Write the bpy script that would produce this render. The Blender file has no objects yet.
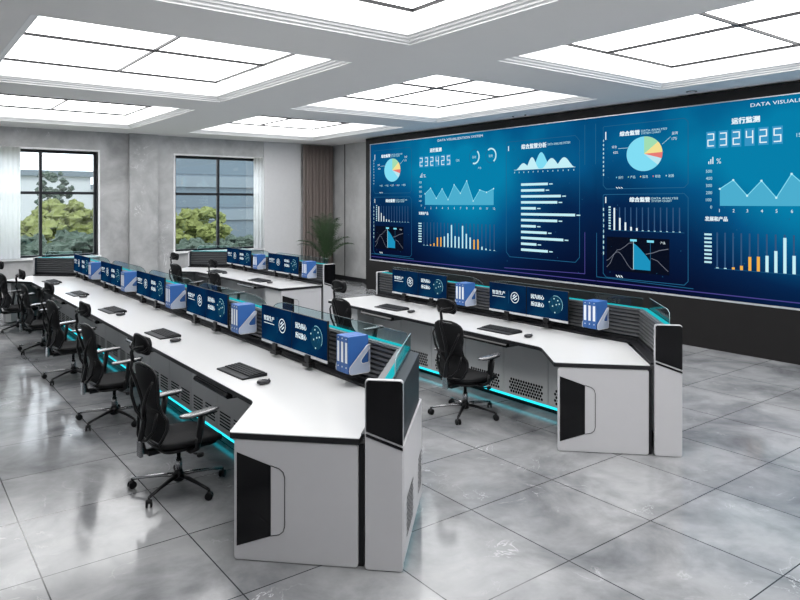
import bpy, math, random
from mathutils import Vector, Matrix
random.seed(7)
SC = bpy.context.scene
COL = SC.collection
PI = math.pi

# ------------------------------------------------------------------ camera
YAW = math.atan(515 / 680)
cam_data = bpy.data.cameras.new('camera')
cam = bpy.data.objects.new('camera', cam_data)
COL.objects.link(cam)
cam.location = (0, 0, 2.1)
cam.rotation_euler = (PI / 2, 0, -YAW)
cam_data.sensor_width = 36
cam_data.lens = 36 * 680 / 800
cam_data.shift_y = -97 / 800
cam_data.clip_start = 0.05
cam_data.clip_end = 500
SC.camera = cam

# ------------------------------------------------------------------ view, sky and sun
SC.view_settings.view_transform = 'Standard'
SC.view_settings.look = 'None'
SC.view_settings.exposure = 0.0
SC.view_settings.gamma = 1
SC.view_settings.use_curve_mapping = False
PANEL_POWER = 4.6
SKY_POWER = 3.4
SUN_POWER = 2.4

world = bpy.data.worlds.new('sky')
SC.world = world
world.use_nodes = True
wn = world.node_tree.nodes
bg = wn['Background']
bg.inputs[0].default_value = (0.94, 0.97, 1.0, 1)
bg.inputs[1].default_value = SKY_POWER

sun_d = bpy.data.lights.new('sun', 'SUN')
sun_d.energy = SUN_POWER
sun_d.angle = 0.02
sun_d.color = (1.0, 0.95, 0.86)
sun = bpy.data.objects.new('sun', sun_d)
sun.rotation_euler = (math.radians(38), 0, math.radians(-28))
COL.objects.link(sun)

# ------------------------------------------------------------------ materials
MATS = {}


def new_mat(name):
    m = bpy.data.materials.new(name)
    m.use_nodes = True
    MATS[name] = m
    nt = m.node_tree
    return m, nt, nt.nodes['Principled BSDF']


def pm(name, col, rough=0.5, metal=0.0, var=0.04, scale=14, bump=0.0, spec=0.5, coat=0.0):
    """principled material whose colour and roughness vary a little with object-space noise"""
    if max(col) < 0.05 and spec == 0.5:
        spec = 0.2
    m, nt, b = new_mat(name)
    tc = nt.nodes.new('ShaderNodeTexCoord')
    nz = nt.nodes.new('ShaderNodeTexNoise')
    nz.inputs['Scale'].default_value = scale
    nz.inputs['Detail'].default_value = 3
    nt.links.new(tc.outputs['Object'], nz.inputs['Vector'])
    mx = nt.nodes.new('ShaderNodeMix')
    mx.data_type = 'RGBA'
    mx.inputs['A'].default_value = (*[c * (1 - var) for c in col], 1)
    mx.inputs['B'].default_value = (*[min(1, c * (1 + var)) for c in col], 1)
    nt.links.new(nz.outputs['Fac'], mx.inputs['Factor'])
    nt.links.new(mx.outputs['Result'], b.inputs['Base Color'])
    b.inputs['Roughness'].default_value = rough
    b.inputs['Metallic'].default_value = metal
    b.inputs['Specular IOR Level'].default_value = spec
    b.inputs['Coat Weight'].default_value = coat
    if bump:
        bp = nt.nodes.new('ShaderNodeBump')
        bp.inputs['Strength'].default_value = bump
        bp.inputs['Distance'].default_value = 0.004
        nt.links.new(nz.outputs['Fac'], bp.inputs['Height'])
        nt.links.new(bp.outputs['Normal'], b.inputs['Normal'])
    return m


def em(name, col, strength, base=(0.002, 0.002, 0.002)):
    m, nt, b = new_mat(name)
    b.inputs['Base Color'].default_value = (*base, 1)
    b.inputs['Emission Color'].default_value = (*col, 1)
    b.inputs['Emission Strength'].default_value = strength
    b.inputs['Roughness'].default_value = 0.5
    b.inputs['Specular IOR Level'].default_value = 0.0
    return m


def marble(name, base, dark, vein, rough, scale=0.5, vein_w=0.012, tiles=False, spec=0.5):
    m, nt, b = new_mat(name)
    N = nt.nodes
    L = nt.links
    tc = N.new('ShaderNodeTexCoord')
    vec = tc.outputs['Object']

    def noise(s, d, dist, off=0):
        mp = N.new('ShaderNodeMapping')
        mp.inputs['Location'].default_value = (off, off * 0.7, off * 0.3)
        mp.inputs['Rotation'].default_value = (0.2, 0.3, 0.5)
        L.new(vec, mp.inputs['Vector'])
        n = N.new('ShaderNodeTexNoise')
        n.inputs['Scale'].default_value = s
        n.inputs['Detail'].default_value = d
        n.inputs['Distortion'].default_value = dist
        n.inputs['Roughness'].default_value = 0.6
        L.new(mp.outputs['Vector'], n.inputs['Vector'])
        return n.outputs['Fac']

    def ramp(src, stops):
        r = N.new('ShaderNodeValToRGB')
        els = r.color_ramp.elements
        while len(els) < len(stops):
            els.new(0.5)
        for e, (p, c) in zip(els, stops):
            e.position = p
            e.color = (*c, 1)
        L.new(src, r.inputs['Fac'])
        return r.outputs['Color']

    def mix(f, a, c, bl='MIX'):
        x = N.new('ShaderNodeMix')
        x.data_type = 'RGBA'
        x.blend_type = bl
        if isinstance(f, float):
            x.inputs['Factor'].default_value = f
        else:
            L.new(f, x.inputs['Factor'])
        for s, v in (('A', a), ('B', c)):
            if isinstance(v, tuple):
                x.inputs[s].default_value = (*v, 1)
            else:
                L.new(v, x.inputs[s])
        return x.outputs['Result']

    cloud = ramp(noise(scale * 2.0, 8, 0.45), [(0.30, dark), (0.62, base)])
    fine = ramp(noise(scale * 7, 5, 0.4, 3), [(0.3, (0.88, 0.88, 0.88)), (0.7, (1.05, 1.05, 1.05))])
    c = mix(1.0, cloud, fine, 'MULTIPLY')
    v1 = ramp(noise(scale * 3.2, 5, 1.2, 9), [(0.5 - vein_w, (0, 0, 0)), (0.5, (1, 1, 1)), (0.5 + vein_w, (0, 0, 0))])
    gate = ramp(noise(scale * 3.1, 2, 0.2, 17), [(0.56, (0, 0, 0)), (0.70, (1, 1, 1))])
    vm = mix(1.0, v1, gate, 'MULTIPLY')
    c = mix(vm, c, vein)
    if tiles:
        sx = N.new('ShaderNodeSeparateXYZ')
        L.new(vec, sx.inputs[0])

        def line(o, off):
            a = N.new('ShaderNodeMath'); a.operation = 'SUBTRACT'
            L.new(o, a.inputs[0]); a.inputs[1].default_value = off - 8333 * 0.001 * 10
            d = N.new('ShaderNodeMath'); d.operation = 'PINGPONG'
            L.new(a.outputs[0], d.inputs[0]); d.inputs[1].default_value = 0.8333 / 2
            g = N.new('ShaderNodeMath'); g.operation = 'LESS_THAN'
            L.new(d.outputs[0], g.inputs[0]); g.inputs[1].default_value = 0.0040
            f = N.new('ShaderNodeMath'); f.operation = 'DIVIDE'
            L.new(a.outputs[0], f.inputs[0]); f.inputs[1].default_value = 0.8333
            fl = N.new('ShaderNodeMath'); fl.operation = 'FLOOR'
            L.new(f.outputs[0], fl.inputs[0])
            return g.outputs[0], fl.outputs[0]
        gx, ix = line(sx.outputs['X'], 1.533)
        gy, iy = line(sx.outputs['Y'], 2.583)
        cb = N.new('ShaderNodeCombineXYZ')
        L.new(ix, cb.inputs[0]); L.new(iy, cb.inputs[1])
        wn_ = N.new('ShaderNodeTexWhiteNoise')
        L.new(cb.outputs[0], wn_.inputs['Vector'])
        tv = ramp(wn_.outputs['Value'], [(0, (0.93, 0.93, 0.93)), (1, (1.06, 1.06, 1.06))])
        c = mix(1.0, c, tv, 'MULTIPLY')
        mxx = N.new('ShaderNodeMath'); mxx.operation = 'MAXIMUM'
        L.new(gx, mxx.inputs[0]); L.new(gy, mxx.inputs[1])
        c = mix(mxx.outputs[0], c, (0.03, 0.032, 0.036))
    L.new(c, b.inputs['Base Color'])
    rr = N.new('ShaderNodeMapRange')
    L.new(noise(scale * 4, 3, 0.3, 5), rr.inputs['Value'])
    rr.inputs['To Min'].default_value = rough * 0.75
    rr.inputs['To Max'].default_value = rough * 1.3
    L.new(rr.outputs[0], b.inputs['Roughness'])
    b.inputs['Specular IOR Level'].default_value = spec
    return m


M_FLOOR = marble('floor_marble_tiles', (0.32, 0.323, 0.33), (0.12, 0.125, 0.135), (0.46, 0.46, 0.47), 0.11, 0.75, 0.010, tiles=True, spec=0.27)
M_WALL = marble('grey_marble_cladding', (0.54, 0.54, 0.54), (0.30, 0.30, 0.30), (0.80, 0.80, 0.80), 0.35, 0.55, 0.010)
M_WALLP = pm('smooth_grey_panel', (0.66, 0.66, 0.67), 0.5)
M_WALLR = marble('grey_stone_panel', (0.54, 0.54, 0.54), (0.42, 0.42, 0.42), (0.62, 0.62, 0.62), 0.4, 0.5, 0.004)
M_CEIL = pm('ceiling_paint', (0.94, 0.925, 0.91), 0.7, var=0.01, scale=3)
M_MOULD = pm('moulding_paint', (0.88, 0.88, 0.88), 0.55, var=0.01)
M_PANEL = em('luminous_ceiling', (1.0, 1.0, 1.0), PANEL_POWER, (0.9, 0.9, 0.9))
M_GRID = pm('black_metal_grid', (0.02, 0.02, 0.022), 0.4)
M_SKIRT = pm('dark_skirting', (0.02, 0.02, 0.022), 0.35)
M_WIN = pm('black_window_frame', (0.018, 0.02, 0.024), 0.4)
M_SILL = pm('white_reveal', (0.88, 0.88, 0.88), 0.5)
M_BLACKM = pm('matt_black_bezel', (0.014, 0.013, 0.013), 0.45, var=0.1, scale=5)
M_CHROMEL = pm('silver_line', (0.75, 0.75, 0.77), 0.3, 0.6)
M_DESK = pm('white_desk_laminate', (0.55, 0.55, 0.55), 0.30, var=0.01, spec=0.35)
M_EDGE = pm('black_desk_edge', (0.015, 0.015, 0.017), 0.35)
M_PAINT = pm('satin_light_grey_paint', (0.52, 0.515, 0.53), 0.33, var=0.02, coat=0.15)
M_DOOR = pm('cabinet_grey_paint', (0.56, 0.565, 0.57), 0.35, var=0.02)
M_DARKP = pm('dark_slate_paint', (0.016, 0.022, 0.028), 0.45, var=0.06)
M_SLAT = pm('dark_slat_metal', (0.10, 0.102, 0.108), 0.35, 0.3)
M_SLATB = pm('slat_backing', (0.008, 0.008, 0.009), 0.6)
M_GLOSSB = pm('gloss_black_glass', (0.004, 0.004, 0.005), 0.08, var=0.1, spec=0.25)
M_WHITE = pm('white_trim_metal', (0.82, 0.82, 0.83), 0.3)
M_CYAN = em('cyan_led', (0.012, 0.48, 0.54), 1.0)
M_CYANF = em('cyan_led_floor', (0.02, 0.60, 0.72), 1.7)
M_HOLE = pm('vent_hole_black', (0.004, 0.004, 0.005), 0.7)
M_CHB = pm('chair_black_plastic', (0.009, 0.009, 0.010), 0.32, var=0.2)
M_CHM = pm('chair_black_mesh', (0.008, 0.008, 0.009), 0.65, var=0.35, scale=120, bump=0.3)
M_CHS = pm('chair_seat_fabric', (0.008, 0.008, 0.009), 0.8, var=0.3, scale=90, bump=0.4)
M_CHP = pm('chair_polished_metal', (0.32, 0.32, 0.33), 0.18, 0.9)
M_ARM = pm('chair_arm_gloss', (0.06, 0.06, 0.065), 0.25, coat=0.7)
M_SILV = pm('silver_plastic', (0.62, 0.63, 0.65), 0.35)
M_SCRBACK = pm('monitor_black_plastic', (0.012, 0.012, 0.013), 0.4)
M_KEY = pm('keyboard_black', (0.007, 0.008, 0.010), 0.4, var=0.2, scale=60)
M_KEYC = pm('key_cap_black', (0.010, 0.011, 0.013), 0.5, var=0.2, scale=60)
M_MOUSE = pm('mouse_dark_grey', (0.03, 0.03, 0.033), 0.25, coat=0.3)
M_BLUE = pm('blue_binder_board', (0.030, 0.115, 0.36), 0.4, var=0.05)
M_LABEL = pm('binder_white_label', (0.85, 0.88, 0.9), 0.5)
M_TRAYH = pm('frosted_grey_plastic', (0.42, 0.48, 0.60), 0.35)
M_CURT = pm('taupe_curtain_cloth', (0.23, 0.19, 0.175), 0.85, var=0.15, scale=30, bump=0.2)
M_LEAF = pm('palm_leaf_green', (0.022, 0.055, 0.016), 0.5, var=0.4, scale=8)
M_POT = pm('black_plant_pot', (0.02, 0.02, 0.02), 0.3)
M_SOIL = pm('potting_soil', (0.03, 0.02, 0.012), 0.9, var=0.4, scale=40, bump=0.5)
M_GRASS = pm('lawn_green', (0.11, 0.15, 0.085), 0.9, var=0.4, scale=1.5)
M_FOL1 = pm('foliage_yellow_green', (0.11, 0.13, 0.03), 0.8, var=0.35, scale=3)
M_FOL2 = pm('foliage_dark_green', (0.036, 0.058, 0.042), 0.85, var=0.4, scale=3)
M_BARK = pm('bark_brown', (0.08, 0.06, 0.05), 0.9)
M_BLD = pm('pale_render_building', (0.40, 0.42, 0.44), 0.7)
M_BLDB = pm('blue_grey_cladding', (0.10, 0.135, 0.165), 0.3)
M_BLDG = pm('blue_facade_glass', (0.07, 0.10, 0.125), 0.15)
M_OUTLIGHT = pm('spandrel_pale', (0.13, 0.16, 0.185), 0.5)


def glass_mat(name, tint, refl=0.08):
    m = bpy.data.materials.new(name)
    m.use_nodes = True
    nt = m.node_tree
    nt.nodes.clear()
    o = nt.nodes.new('ShaderNodeOutputMaterial')
    t = nt.nodes.new('ShaderNodeBsdfTransparent')
    t.inputs['Color'].default_value = (*tint, 1)
    g = nt.nodes.new('ShaderNodeBsdfGlossy')
    g.inputs['Roughness'].default_value = 0.03
    fr = nt.nodes.new('ShaderNodeLayerWeight')
    fr.inputs['Blend'].default_value = 0.5
    pw = nt.nodes.new('ShaderNodeMath')
    pw.operation = 'POWER'
    nt.links.new(fr.outputs['Facing'], pw.inputs[0])
    pw.inputs[1].default_value = 5
    ad = nt.nodes.new('ShaderNodeMath')
    ad.operation = 'MULTIPLY_ADD'
    nt.links.new(pw.outputs[0], ad.inputs[0])
    ad.inputs[1].default_value = 0.6
    ad.inputs[2].default_value = refl * 0.4
    mx = nt.nodes.new('ShaderNodeMixShader')
    nt.links.new(ad.outputs[0], mx.inputs[0])
    nt.links.new(t.outputs[0], mx.inputs[1])
    nt.links.new(g.outputs[0], mx.inputs[2])
    nt.links.new(mx.outputs[0], o.inputs[0])
    return m


M_GLASSW = glass_mat('window_glass', (0.93, 0.96, 0.98))
M_GLASSC = glass_mat('teal_glass', (0.86, 0.96, 0.97))
M_GEDGE = pm('glass_edge', (0.35, 0.5, 0.52), 0.2)
M_GEDGED = pm('dark_glass_edge', (0.03, 0.06, 0.07), 0.2)

# translucent sheer cloth
m = bpy.data.materials.new('white_sheer_cloth')
m.use_nodes = True
nt = m.node_tree
nt.nodes.clear()
o_ = nt.nodes.new('ShaderNodeOutputMaterial')
d_ = nt.nodes.new('ShaderNodeBsdfDiffuse')
d_.inputs['Color'].default_value = (0.92, 0.92, 0.92, 1)
t_ = nt.nodes.new('ShaderNodeBsdfTranslucent')
t_.inputs['Color'].default_value = (0.98, 0.98, 0.98, 1)
w_ = nt.nodes.new('ShaderNodeTexWave')
w_.inputs['Scale'].default_value = 40
r_ = nt.nodes.new('ShaderNodeMapRange')
r_.inputs['To Min'].default_value = 0.86
r_.inputs['To Max'].default_value = 0.9
nt.links.new(w_.outputs['Fac'], r_.inputs['Value'])
x_ = nt.nodes.new('ShaderNodeMixShader')
nt.links.new(r_.outputs[0], x_.inputs[0])
nt.links.new(d_.outputs[0], x_.inputs[1])
nt.links.new(t_.outputs[0], x_.inputs[2])
nt.links.new(x_.outputs[0], o_.inputs[0])
M_SHEER = m


def screen_bg(name, wide):
    """video background: deep navy with broad teal glows placed in the display's own coordinates"""
    m, nt, b = new_mat(name)
    N, L = nt.nodes, nt.links
    tc = N.new('ShaderNodeTexCoord')
    sx = N.new('ShaderNodeSeparateXYZ')
    L.new(tc.outputs['Object'], sx.inputs[0])

    def mth(op, a, b_=None, c_=None):
        n = N.new('ShaderNodeMath')
        n.operation = op
        for i, v in enumerate((a, b_, c_)):
            if v is None:
                continue
            if isinstance(v, (int, float)):
                n.inputs[i].default_value = v
            else:
                L.new(v, n.inputs[i])
        return n.outputs[0]
    if wide:
        t = mth('MODULO', mth('MULTIPLY', sx.outputs['Y'], -1.0), 6.62)
        z = mth('ADD', sx.outputs['Z'], 0.0)

        def glow(ct, cz, rt, rz):
            a = mth('DIVIDE', mth('SUBTRACT', t, ct), rt)
            c = mth('DIVIDE', mth('SUBTRACT', z, cz), rz)
            r2 = mth('ADD', mth('MULTIPLY', a, a), mth('MULTIPLY', c, c))
            return mth('POWER', 2.718, mth('MULTIPLY', r2, -1.0))
        g = mth('ADD', glow(3.5, 2.0, 1.45, 1.0), mth('MULTIPLY', glow(2.6, 2.9, 2.6, 0.75), 0.75))
        g = mth('ADD', g, mth('MULTIPLY', glow(6.2, 3.0, 1.6, .7), 0.25))
        zz = mth('MULTIPLY', mth('SUBTRACT', z, 0.9), 0.20)
        nz = N.new('ShaderNodeTexNoise')
        nz.inputs['Scale'].default_value = 1.2
        L.new(tc.outputs['Object'], nz.inputs['Vector'])
        g = mth('ADD', mth('MULTIPLY', g, 0.75), mth('MULTIPLY', mth('MAXIMUM', zz, 0.0), mth('ADD', nz.outputs['Fac'], 0.3)))
        stops = [(0.0, (0.001, 0.003, 0.022)), (0.25, (0.001, 0.018, 0.075)), (0.6, (0.001, 0.085, 0.23)), (1.0, (0.001, 0.21, 0.40))]
    else:
        nz = N.new('ShaderNodeTexNoise')
        nz.inputs['Scale'].default_value = 2.2
        L.new(tc.outputs['Object'], nz.inputs['Vector'])
        g = nz.outputs['Fac']
        stops = [(0.3, (0.001, 0.006, 0.032)), (0.55, (0.001, 0.020, 0.068)), (0.8, (0.002, 0.055, 0.12))]
    r = N.new('ShaderNodeValToRGB')
    els = r.color_ramp.elements
    while len(els) < len(stops):
        els.new(0.5)
    for e, (p, c) in zip(els, stops):
        e.position = p
        e.color = (*c, 1)
    L.new(g, r.inputs['Fac'])
    L.new(r.outputs['Color'], b.inputs['Emission Color'])
    b.inputs['Emission Strength'].default_value = 1.0
    b.inputs['Base Color'].default_value = (0.001, 0.001, 0.001, 1)
    b.inputs['Roughness'].default_value = 0.5
    b.inputs['Specular IOR Level'].default_value = 0.0
    return m


M_WALLSCR = screen_bg('video_wall_image', True)
M_MONSCR = screen_bg('monitor_image', False)
G_WHITE = em('graphic_white', (0.80, 0.92, 0.98), 1.0)
G_CYAN = em('graphic_pale_cyan', (0.36, 0.78, 0.92), 1.0)
G_LCYAN = em('graphic_light_cyan', (0.55, 0.86, 0.93), 1.0)
G_AREA = em('graphic_area_cyan', (0.07, 0.42, 0.62), 1.0)
G_DIM = em('graphic_dim_blue', (0.03, 0.09, 0.20), 1.0)
G_LINE = em('graphic_line_blue', (0.015, 0.12, 0.25), 1.0)
G_BOX = em('graphic_digit_box', (0.04, 0.30, 0.55), 1.0)
G_ORANGE = em('graphic_orange', (0.90, 0.45, 0.07), 1.0)
G_YELLOW = em('graphic_yellow', (0.90, 0.75, 0.30), 1.0)
G_GREEN = em('graphic_green', (0.36, 0.72, 0.45), 1.0)
G_RED = em('graphic_red', (0.80, 0.20, 0.18), 1.0)
G_PIE = em('graphic_pie_blue', (0.22, 0.72, 0.90), 1.0)
G_PALE = em('graphic_pale', (0.50, 0.80, 0.88), 1.0)
G_PURP = em('graphic_purple_line', (0.07, 0.06, 0.28), 1.0)
G_BLACK = em('graphic_black', (0.001, 0.003, 0.012), 1.0)
G_FUN = em('graphic_teal_fill', (0.01, 0.28, 0.50), 1.0)
G_CURVE = em('graphic_curve', (0.18, 0.20, 0.26), 1.0)
G_GLOBE = em('graphic_globe', (0.005, 0.045, 0.09), 1.0)


# ------------------------------------------------------------------ mesh builder
class MB:
    def __init__(self):
        self.v, self.f, self.m, self.s = [], [], [], []

    def add(self, vs, fs, mat=0, smooth=False):
        o = len(self.v)
        self.v += [tuple(p) for p in vs]
        for f in fs:
            self.f.append(tuple(i + o for i in f))
            self.m.append(mat)
            self.s.append(smooth)
        return self

    def box(self, x0, x1, y0, y1, z0, z1, mat=0):
        vs = [(x0, y0, z0), (x1, y0, z0), (x1, y1, z0), (x0, y1, z0), (x0, y0, z1), (x1, y0, z1), (x1, y1, z1), (x0, y1, z1)]
        return self.add(vs, [(0, 3, 2, 1), (4, 5, 6, 7), (0, 1, 5, 4), (1, 2, 6, 5), (2, 3, 7, 6), (3, 0, 4, 7)], mat)

    def prism(self, poly, z0, z1, mat=0, mat_top=None, xf=None):
        """poly (x, y) counter-clockwise, extruded z0..z1; xf maps a point"""
        a = sum(poly[i][0] * poly[(i + 1) % len(poly)][1] - poly[(i + 1) % len(poly)][0] * poly[i][1] for i in range(len(poly)))
        if a < 0:
            poly = poly[::-1]
        n = len(poly)
        vs = [(x, y, z0) for x, y in poly] + [(x, y, z1) for x, y in poly]
        if xf:
            vs = [xf(*p) for p in vs]
        self.add(vs, [tuple(range(n - 1, -1, -1))], mat)
        o = len(self.v) - 2 * n
        self.f.append(tuple(o + n + i for i in range(n)))
        self.m.append(mat if mat_top is None else mat_top)
        self.s.append(False)
        for i in range(n):
            j = (i + 1) % n
            self.f.append((o + i, o + j, o + n + j, o + n + i))
            self.m.append(mat)
            self.s.append(False)
        return self

    def tube(self, pts, r, seg=10, mat=0, closed=False, flat=None):
        """tube along points; r a number or list; flat=(a,b) scales the section"""
        pts = [Vector(p) for p in pts]
        n = len(pts)
        rs = r if isinstance(r, (list, tuple)) else [r] * n
        up = Vector((0, 0, 1))
        rings = []
        prev = None
        for i, p in enumerate(pts):
            if closed:
                t = pts[(i + 1) % n] - pts[i - 1]
            else:
                t = pts[min(i + 1, n - 1)] - pts[max(i - 1, 0)]
            t.normalize()
            if prev is None:
                a = t.cross(up)
                if a.length < 0.1:
                    a = t.cross(Vector((0, 1, 0)))
            else:
                a = prev - t * prev.dot(t)
            a.normalize()
            prev = a
            b = t.cross(a)
            fa, fb = flat or (1, 1)
            rings.append([p + (a * math.cos(k * 2 * PI / seg) * fa + b * math.sin(k * 2 * PI / seg) * fb) * rs[i] for k in range(seg)])
        vs = [q for ring in rings for q in ring]
        fs = []
        m_ = n if closed else n - 1
        for i in range(m_):
            for k in range(seg):
                j = (i + 1) % n
                fs.append((i * seg + k, i * seg + (k + 1) % seg, j * seg + (k + 1) % seg, j * seg + k))
        self.add(vs, fs, mat, True)
        if not closed:
            o = len(self.v) - n * seg
            self.f.append(tuple(o + k for k in range(seg - 1, -1, -1)))
            self.f.append(tuple(o + (n - 1) * seg + k for k in range(seg)))
            self.m += [mat, mat]
            self.s += [False, False]
        return self

    def lathe(self, prof, c=(0, 0, 0), seg=20, mat=0, axis='z'):
        vs, fs = [], []
        for r, h in prof:
            for k in range(seg):
                a = k * 2 * PI / seg
                x, y = r * math.cos(a), r * math.sin(a)
                p = (x, y, h) if axis == 'z' else ((x, h, y) if axis == 'y' else (h, x, y))
                vs.append((p[0] + c[0], p[1] + c[1], p[2] + c[2]))
        for i in range(len(prof) - 1):
            for k in range(seg):
                fs.append((i * seg + k, i * seg + (k + 1) % seg, (i + 1) * seg + (k + 1) % seg, (i + 1) * seg + k))
        fs.append(tuple(range(seg - 1, -1, -1)))
        fs.append(tuple((len(prof) - 1) * seg + k for k in range(seg)))
        return self.add(vs, fs, mat, True)

    def grid(self, nu, nv, fn, mat=0, smooth=True, thick=None):
        """surface fn(u, v) for u, v in 0..1; thick=vector function gives it a second side"""
        vs = [fn(i / nu, j / nv) for j in range(nv + 1) for i in range(nu + 1)]
        W = nu + 1
        fs = [(j * W + i, j * W + i + 1, (j + 1) * W + i + 1, (j + 1) * W + i) for j in range(nv) for i in range(nu)]
        if thick is None:
            return self.add(vs, fs, mat, smooth)
        n = len(vs)
        vs2 = [tuple(Vector(p) + Vector(thick)) for p in vs]
        fs2 = [tuple(q + n for q in f[::-1]) for f in fs]
        rim = [i for i in range(W)] + [j * W + nu for j in range(1, nv + 1)] + [nv * W + i for i in range(nu - 1, -1, -1)] + [j * W for j in range(nv - 1, 0, -1)]
        side = [(rim[(k + 1) % len(rim)], rim[k], rim[k] + n, rim[(k + 1) % len(rim)] + n) for k in range(len(rim))]
        return self.add(vs + vs2, fs + fs2 + side, mat, smooth)

    def cushion(self, c, s, e=0.35, mat=0, nu=24, nv=12, warp=None):
        """superellipsoid"""
        def sg(v, p):
            return math.copysign(abs(v) ** p, v)
        vs, fs = [], []
        for j in range(nv + 1):
            ph = -PI / 2 + PI * j / nv
            for i in range(nu):
                th = 2 * PI * i / nu
                x = s[0] * sg(math.cos(ph), e) * sg(math.cos(th), e)
                y = s[1] * sg(math.cos(ph), e) * sg(math.sin(th), e)
                z = s[2] * sg(math.sin(ph), e)
                p = (x, y, z)
                if warp:
                    p = warp(*p)
                vs.append((p[0] + c[0], p[1] + c[1], p[2] + c[2]))
        for j in range(nv):
            for i in range(nu):
                fs.append((j * nu + i, j * nu + (i + 1) % nu, (j + 1) * nu + (i + 1) % nu, (j + 1) * nu + i))
        return self.add(vs, fs, mat, True)

    def build(self, name, mats, parent=None, bevel=0.0, loc=None):
        me = bpy.data.meshes.new(name)
        me.from_pydata(self.v, [], self.f)
        if not isinstance(mats, (list, tuple)):
            mats = [mats]
        for q in mats:
            me.materials.append(q)
        me.polygons.foreach_set('material_index', self.m)
        me.polygons.foreach_set('use_smooth', self.s)
        me.update()
        o = bpy.data.objects.new(name, me)
        COL.objects.link(o)
        if parent:
            o.parent = parent
        if loc:
            o.location = loc
        if bevel:
            bv = o.modifiers.new('bevel', 'BEVEL')
            bv.width = bevel
            bv.segments = 2
            bv.limit_method = 'ANGLE'
        return o


def thing(name, label, cat, loc=(0, 0, 0), rz=0.0, group=None):
    o = bpy.data.objects.new(name, None)
    o.empty_display_size = 0.05
    COL.objects.link(o)
    o.location = loc
    o.rotation_euler = (0, 0, rz)
    o['label'] = label
    o['category'] = cat
    if group:
        o['group'] = group
    return o


def tag(o, label, cat, group=None, kind=None):
    o['label'] = label
    o['category'] = cat
    if group:
        o['group'] = group
    if kind:
        o['kind'] = kind
    return o


def struct(o):
    o['kind'] = 'structure'
    return o


def kids(o):
    return [c for c in bpy.data.objects if c.parent == o]


def copy_tree(o, parent=None):
    c = o.copy()
    COL.objects.link(c)
    if parent:
        c.parent = parent
    for ch in kids(o):
        copy_tree(ch, c)
    return c


def dup(src, loc, label, rz=0.0, group=None):
    c = copy_tree(src)
    c.location = loc
    c.rotation_euler = (0, 0, rz)
    c['label'] = label
    if group:
        c['group'] = group
    return c


_TXT = {}


def text_geo(s):
    if s not in _TXT:
        cu = bpy.data.curves.new('t', 'FONT')
        cu.body = s
        cu.resolution_u = 2
        ob = bpy.data.objects.new('t', cu)
        COL.objects.link(ob)
        dg = bpy.context.evaluated_depsgraph_get()
        me = bpy.data.meshes.new_from_object(ob.evaluated_get(dg))
        vs = [tuple(v.co) for v in me.vertices]
        fs = [tuple(p.vertices) for p in me.polygons]
        bpy.data.objects.remove(ob)
        bpy.data.curves.remove(cu)
        bpy.data.meshes.remove(me)
        _TXT[s] = (vs, fs)
    return _TXT[s]


# ------------------------------------------------------------------ room shell
XL, XR, YB, YF, ZC = -3.9, 10.0, 16.3, -3.6, 3.7
struct(MB().box(XL - .3, XR + .3, YF - .3, YB + .3, -.2, 0).build('floor', M_FLOOR))

OX = [(.98, 4.25), (5.48, 8.75)]
OY = [(-3.3, .55), (1.6, 5.45), (6.49, 10.34), (11.40, 15.22)]
cb = MB()
xs = [XL] + [q for p in OX for q in p] + [XR]
ys = [YF] + [q for p in OY for q in p] + [YB]
for i in range(len(xs) - 1):
    for j in range(len(ys) - 1):
        if i % 2 == 1 and j % 2 == 1:
            continue
        cb.box(xs[i], xs[i + 1], ys[j], ys[j + 1], ZC, ZC + .3)
cb.box(XL - .3, XR + .3, YF - .3, YB + .3, ZC + .3, ZC + .5)
struct(cb.build('ceiling', M_CEIL))


def ring(mb, x0, x1, y0, y1, ins0, z0, ins1, z1, mat=0):
    a = [(x0 + ins0, y0 + ins0, z0), (x1 - ins0, y0 + ins0, z0), (x1 - ins0, y1 - ins0, z0), (x0 + ins0, y1 - ins0, z0)]
    b = [(x0 + ins1, y0 + ins1, z1), (x1 - ins1, y0 + ins1, z1), (x1 - ins1, y1 - ins1, z1), (x0 + ins1, y1 - ins1, z1)]
    mb.add(a + b, [(i, i + 4, (i + 1) % 4 + 4, (i + 1) % 4) for i in range(4)], mat)


ntrim = 1
place_c = {0: 'left', 1: 'right'}
place_r = {0: 'behind the viewpoint', 1: 'nearest overhead', 2: 'second from the back wall', 3: 'closest to the back wall'}
for i, (x0, x1) in enumerate(OX):
    for j, (y0, y1) in enumerate(OY):
        mb = MB()
        prof = [(.0, 3.6995), (.010, 3.6995), (.010, 3.712), (.040, 3.722), (.046, 3.738), (.075, 3.746), (.082, 3.760), (.112, 3.768), (.112, 3.995)]
        # stepped crown around the opening
        for (a, za), (b, zb) in zip(prof[:-1], prof[1:]):
            ring(mb, x0, x1, y0, y1, a, za, b, zb)
        struct(mb.build('trim_%d' % ntrim, M_MOULD))
        ntrim += 1
        xm, ym = (x0 + x1) / 2, (y0 + y1) / 2
        big = 'square' if False else 'white luminous ceiling panel with black grid'
        lab = '%s, %s column, %s' % (big, place_c[i], place_r[j])
        t = thing('ceiling_light_panel', lab, 'ceiling light', (xm, ym, 3.972), 0, 'luminous ceiling panels')
        MB().box(x0 + .114 - xm, x1 - .114 - xm, y0 + .114 - ym, y1 - .114 - ym, 0.0, .02).build('diffuser', M_PANEL, t)
        g = MB()
        hx, hy, w = 1.44, 1.63, .013
        for k in (-1, 0, 1):
            g.box(k * hx - w, k * hx + w, -hy - w, hy + w, -.030, -.001)
            g.box(-hx - w, hx + w, k * hy - w, k * hy + w, -.031, -.0015)
        g.build('grid', M_GRID, t)

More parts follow.
